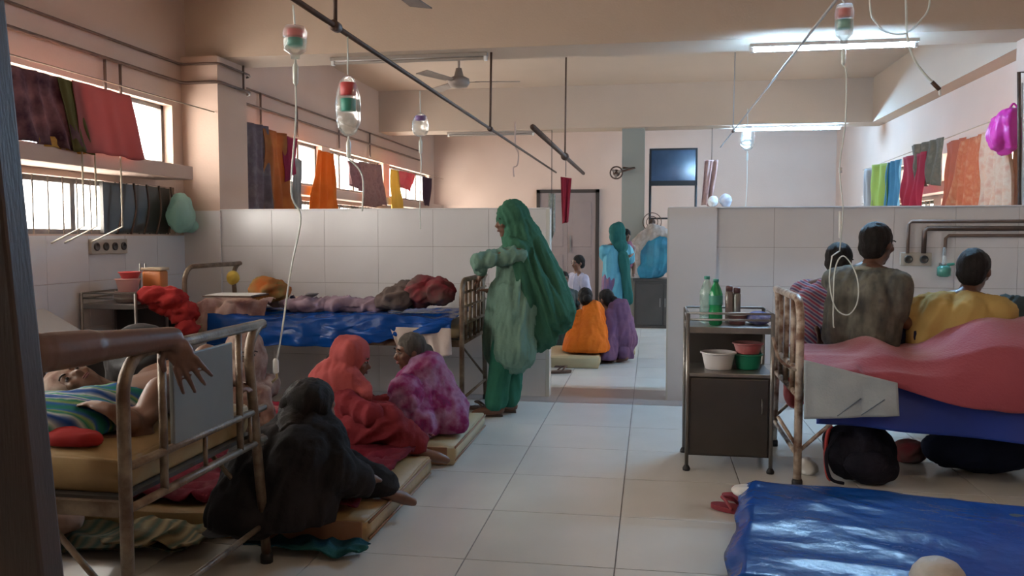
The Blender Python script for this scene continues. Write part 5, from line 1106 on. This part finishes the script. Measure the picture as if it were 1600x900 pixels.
# --- men on the right bed
def bedman(label, headp, pel, face, garment, trm, elb, wrs, skinm, knees, ankles, s=1.0, collar=None):
    root = person((pel.x, pel.y, pel.z - 0.11), label); f, r_, u, F = frame(V(face[0], face[1], 0)); face = V(*face)
    nk = Vector(headp) - UP * 0.115 * s - f * 0.085
    body(root, pel, nk, headp, face, r_, [(q, e_, w_, w_ - e_, -UP, 0.4) for q, e_, w_ in zip((1, -1), elb, wrs)], [(q, k_, a_, f) for q, k_, a_ in zip((1, -1), knees, ankles)], s, skinm, 0.010, sw=0.19)
    face_parts(root, headp, face, s); add_hair(root, headp, face, hairm, s)
    b = Blob(); sp = (nk - pel).normalized()
    for q in (-1, 1):
        b.cap(pel + r_ * q * 0.09, nk - sp * 0.15 + r_ * q * 0.08, 0.135 * s, 0.135 * s); b.cap(nk - sp * 0.05, nk - sp * 0.09 + r_ * q * 0.16, 0.06, 0.075)
    for q, e_, w_ in zip((1, -1), elb, wrs): b.chain([nk - sp * 0.10 + r_ * q * 0.19 * s, Vector(nk - sp * 0.10 + r_ * q * 0.19 * s).lerp(e_, 0.85)], [0.078, 0.070])
    sh = b.build('shirt', garment, root, 0.011, 3, 0.010, 11, sp, 0.3)
    b = Blob()
    for q, k_, a_ in zip((1, -1), knees, ankles): b.chain([pel + r_ * q * 0.09, k_, Vector(a_).lerp(k_, 0.1)], [0.12, 0.085, 0.065])
    b.build('trousers', trm, root, 0.012, 3, 0.010, 11, (0, 0, 1), 0.4)
    if collar: tube('collar', [nk - sp * 0.02 + Vector((0.07 * math.cos(a), 0.07 * math.sin(a), 0.01 * math.sin(2 * a))) for a in [2 * PI * k / 16 for k in range(17)]], 0.014, collar, root, 8)
    return root
plaid = mat('plaid shirt', (0.10, 0.10, 0.10), 0.8, cols=[(0.016, 0.018, 0.035), (0.020, 0.022, 0.045), (0.08, 0.08, 0.07), (0.14, 0.135, 0.11), (0.025, 0.025, 0.05), (0.14, 0.06, 0.035)], kind='noise', scale=17, amt=2.4, stretch=(1, 1, 0.6))
navy = mat('navy trousers', (0.008, 0.010, 0.03), 0.85)
d = 4.95
bedman('man in a dark plaid shirt seated on the right bed, head turned right', D(1371, 382, d), D(1345, 522, d), (0.72, 0.62, -0.12), plaid, navy,
       [D(1400, 492, 4.80), D(1420, 480, 5.2)], [D(1438, 522, 4.85), D(1450, 512, 5.15)], skind, [D(1420, 520, 5.0), D(1410, 508, 5.3)], [D(1400, 560, 5.6), D(1420, 560, 5.6)], 1.06, collar=mat('grey collar', (0.2, 0.2, 0.17), 0.8))
stri = mat('maroon striped shirt', (0.2, 0.05, 0.07), 0.8, cols=[(0.24, 0.03, 0.06), (0.30, 0.26, 0.28), (0.07, 0.05, 0.12)], kind='wave', scale=9, amt=0.5, rot=(0.2, 0.9, 0))
d = 5.35
bedman('man in maroon striped shirt half hidden behind the plaid-shirted man', D(1312, 408, d), D(1290, 512, d), (0.6, 0.78, -0.2), stri, navy,
       [D(1262, 470, 5.35), D(1340, 470, 5.5)], [D(1275, 505, 5.3), D(1340, 505, 5.45)], skind, [D(1330, 505, 5.5), D(1320, 505, 5.6)], [D(1330, 560, 5.75), D(1315, 560, 5.75)], 0.95)
yelw = mat('mustard tee shirt', (0.40, 0.29, 0.10), 0.85, col2=(0.34, 0.21, 0.075), scale=4, amt=1.8, bump=0.1)
d = 4.78
bedman('man in a mustard yellow tee shirt leaning over the right bed, back to the camera', D(1522, 424, d), D(1482, 524, d - 0.02), (0.55, 0.80, -0.28), yelw, navy,
       [D(1565, 500, 4.9), D(1420, 495, 4.85)], [D(1575, 515, 5.1), D(1432, 515, 5.1)], skind, [D(1560, 520, 5.1), D(1530, 510, 5.3)], [D(1560, 565, 5.6), D(1530, 565, 5.6)], 1.04)

# --- patient lying on the near left bed
stripe = mat('blue green striped blanket', (0.05, 0.2, 0.15), 0.85, cols=[(0.02, 0.16, 0.12), (0.03, 0.10, 0.34), (0.24, 0.34, 0.12), (0.02, 0.20, 0.13), (0.42, 0.45, 0.42), (0.02, 0.07, 0.25)], kind='wave', scale=2.6, amt=2.2, rot=(0, 0.3, 1.1), bump=0.2)
hd = D(122, 606, 3.15); hup = V(-0.93, -0.12, 0.30).normalized(); fc_ = V(0.18, -0.55, 0.80).normalized()
root = person((-1.95, 2.75, 0.66), 'patient with wrapped head lying under a striped blanket on the near left bed')
nk = hd - hup * 0.14; pel = V(-1.78, 2.88, 0.76)
body(root, V(-1.66, 2.92, 0.76), V(nk.x, nk.y, nk.z), hd, fc_, V(0, 1, 0.2), [(1, V(-1.80, 3.0, 0.74), V(-1.62, 2.98, 0.74), V(1, 0, 0), V(0, 0, -1), 0.4), (-1, D(205, 660, 2.75), D(172, 640, 2.72), V(-1, 0.2, 0.2), V(0, 0, -1), 0.5)], [(1, V(-1.66, 2.98, 0.84), V(-1.66, 2.70, 0.74), V(0.2, -1, 0)), (-1, D(250, 610, 2.95), D(215, 672, 2.8), V(-0.6, -1, 0))], 0.92, skin, 0.010, headup=hup, sw=0.14)
face_parts(root, hd, fc_, 0.92, up=hup)
f, r_, u, F = frame(fc_, hup); b = Blob(); b.ell(hd + u * 0.03 - f * 0.03, (0.095, 0.098, 0.10), F); b.ell(hd - u * 0.03 - f * 0.06, (0.095, 0.07, 0.10), F); b.cap(hd - f * 0.06, D(60, 622, 3.15), 0.08, 0.05)
b.build('headscarf', pat, root, 0.010, 2, 0.010, 14, tuple(u), 0.3)
spr = Blob(); spr.ell(D(105, 665, 2.95), (0.30, 0.24, 0.10)); spr.ell(D(60, 660, 2.8), (0.25, 0.2, 0.09)); spr.ell(D(215, 640, 3.12), (0.15, 0.12, 0.09)); spr.cap(D(140, 650, 2.95), D(215, 645, 3.05), 0.10, 0.09)
tag(spr.build('blanket', stripe, None, 0.014, 3, 0.014, 8, (1, 0.2, 0), 0.3, zmin=0.662), 'blue and green striped blanket heaped around the lying patient', 'blanket')
heap('cloth_bundle', 'bright red cloth lying on the front edge of the near left mattress', redc, [(V(-1.90, 2.36, 0.675), (0.20, 0.06, 0.03)), (V(-1.75, 2.34, 0.675), (0.10, 0.05, 0.025))], 0.010, 0.008, 14, cat='cloth', zmin=0.660)
heap('cloth_bundle', 'black cloth bundle on the far side of the near left bed', black, [(V(-1.95, 3.02, 0.80), (0.15, 0.10, 0.15)), (V(-1.86, 2.98, 0.72), (0.10, 0.08, 0.06))], 0.012, 0.010, 10, cat='bundle', zmin=0.662)
bh = hang('sheet', V(-2.02, 2.20, 0.665), V(-1.88, 2.20, 0.665), V(-2.02, 2.185, 0.36), V(-1.93, 2.185, 0.36), mat('blue cotton', (0.04, 0.08, 0.22), 0.85, col2=(0.03, 0.05, 0.15), scale=8), 2, 0.010)
tag(bh, 'blue sheet end hanging off the near side of the near left bed', 'sheet')

# --- arm of the person standing at the left edge, hand over the footboard rail
wri = D(268, 512, 2.62); wri.z = 0.985; elb = D(70, 548, 2.25); rt = person((-2.2, 1.85, 0), 'person at the left edge stretching a bare forearm over the footboard rail')
hp_ = V(-2.15, 1.86, 1.45); nk_ = V(-2.17, 1.83, 1.30); pl_ = V(-2.2, 1.80, 0.84)
elb = D(60, 552, 2.22)
body(rt, pl_, nk_, hp_, V(0.7, 0.7, -0.1), V(0.70, -0.71, 0), [(-1, elb, wri, V(0.42, 0.15, -0.90), V(-0.45, 0.85, 0.0), 0.20), (1, V(-2.0, 1.5, 0.98), V(-1.95, 1.6, 0.76), V(0, 0.2, -1), V(-1, 0, 0), 0.4)],
     [(1, V(-2.12, 1.72, 0.46), V(-2.1, 1.72, 0.075), V(0.7, 0.7, 0)), (-1, V(-2.28, 1.86, 0.46), V(-2.27, 1.88, 0.075), V(0.7, 0.7, 0))], 1.08, skind, 0.0055, sw=0.17, ar=1.25, hk=dict(splay=2.2, fl=1.15))
face_parts(rt, hp_, V(0.7, 0.7, -0.1)); add_hair(rt, hp_, V(0.7, 0.7, -0.1))
b = Blob(); lt_ = V(0.70, -0.71, 0)
for q in (-1, 1): b.cap(pl_ + lt_ * q * 0.08, nk_ - UP * 0.15 + lt_ * q * 0.08, 0.13, 0.125); b.cap(nk_ - UP * 0.05, nk_ - UP * 0.09 + lt_ * q * 0.17, 0.06, 0.07)
b.build('shirt', navy, rt, 0.012, 3, 0.008)
b = Blob()
for k_, a_, q in ((V(-2.12, 1.72, 0.46), V(-2.1, 1.72, 0.11), 1), (V(-2.28, 1.86, 0.46), V(-2.27, 1.88, 0.11), -1)): b.chain([pl_ + lt_ * q * 0.08, k_, a_], [0.11, 0.085, 0.07])
b.build('trousers', dk, rt, 0.012, 3, 0.008)
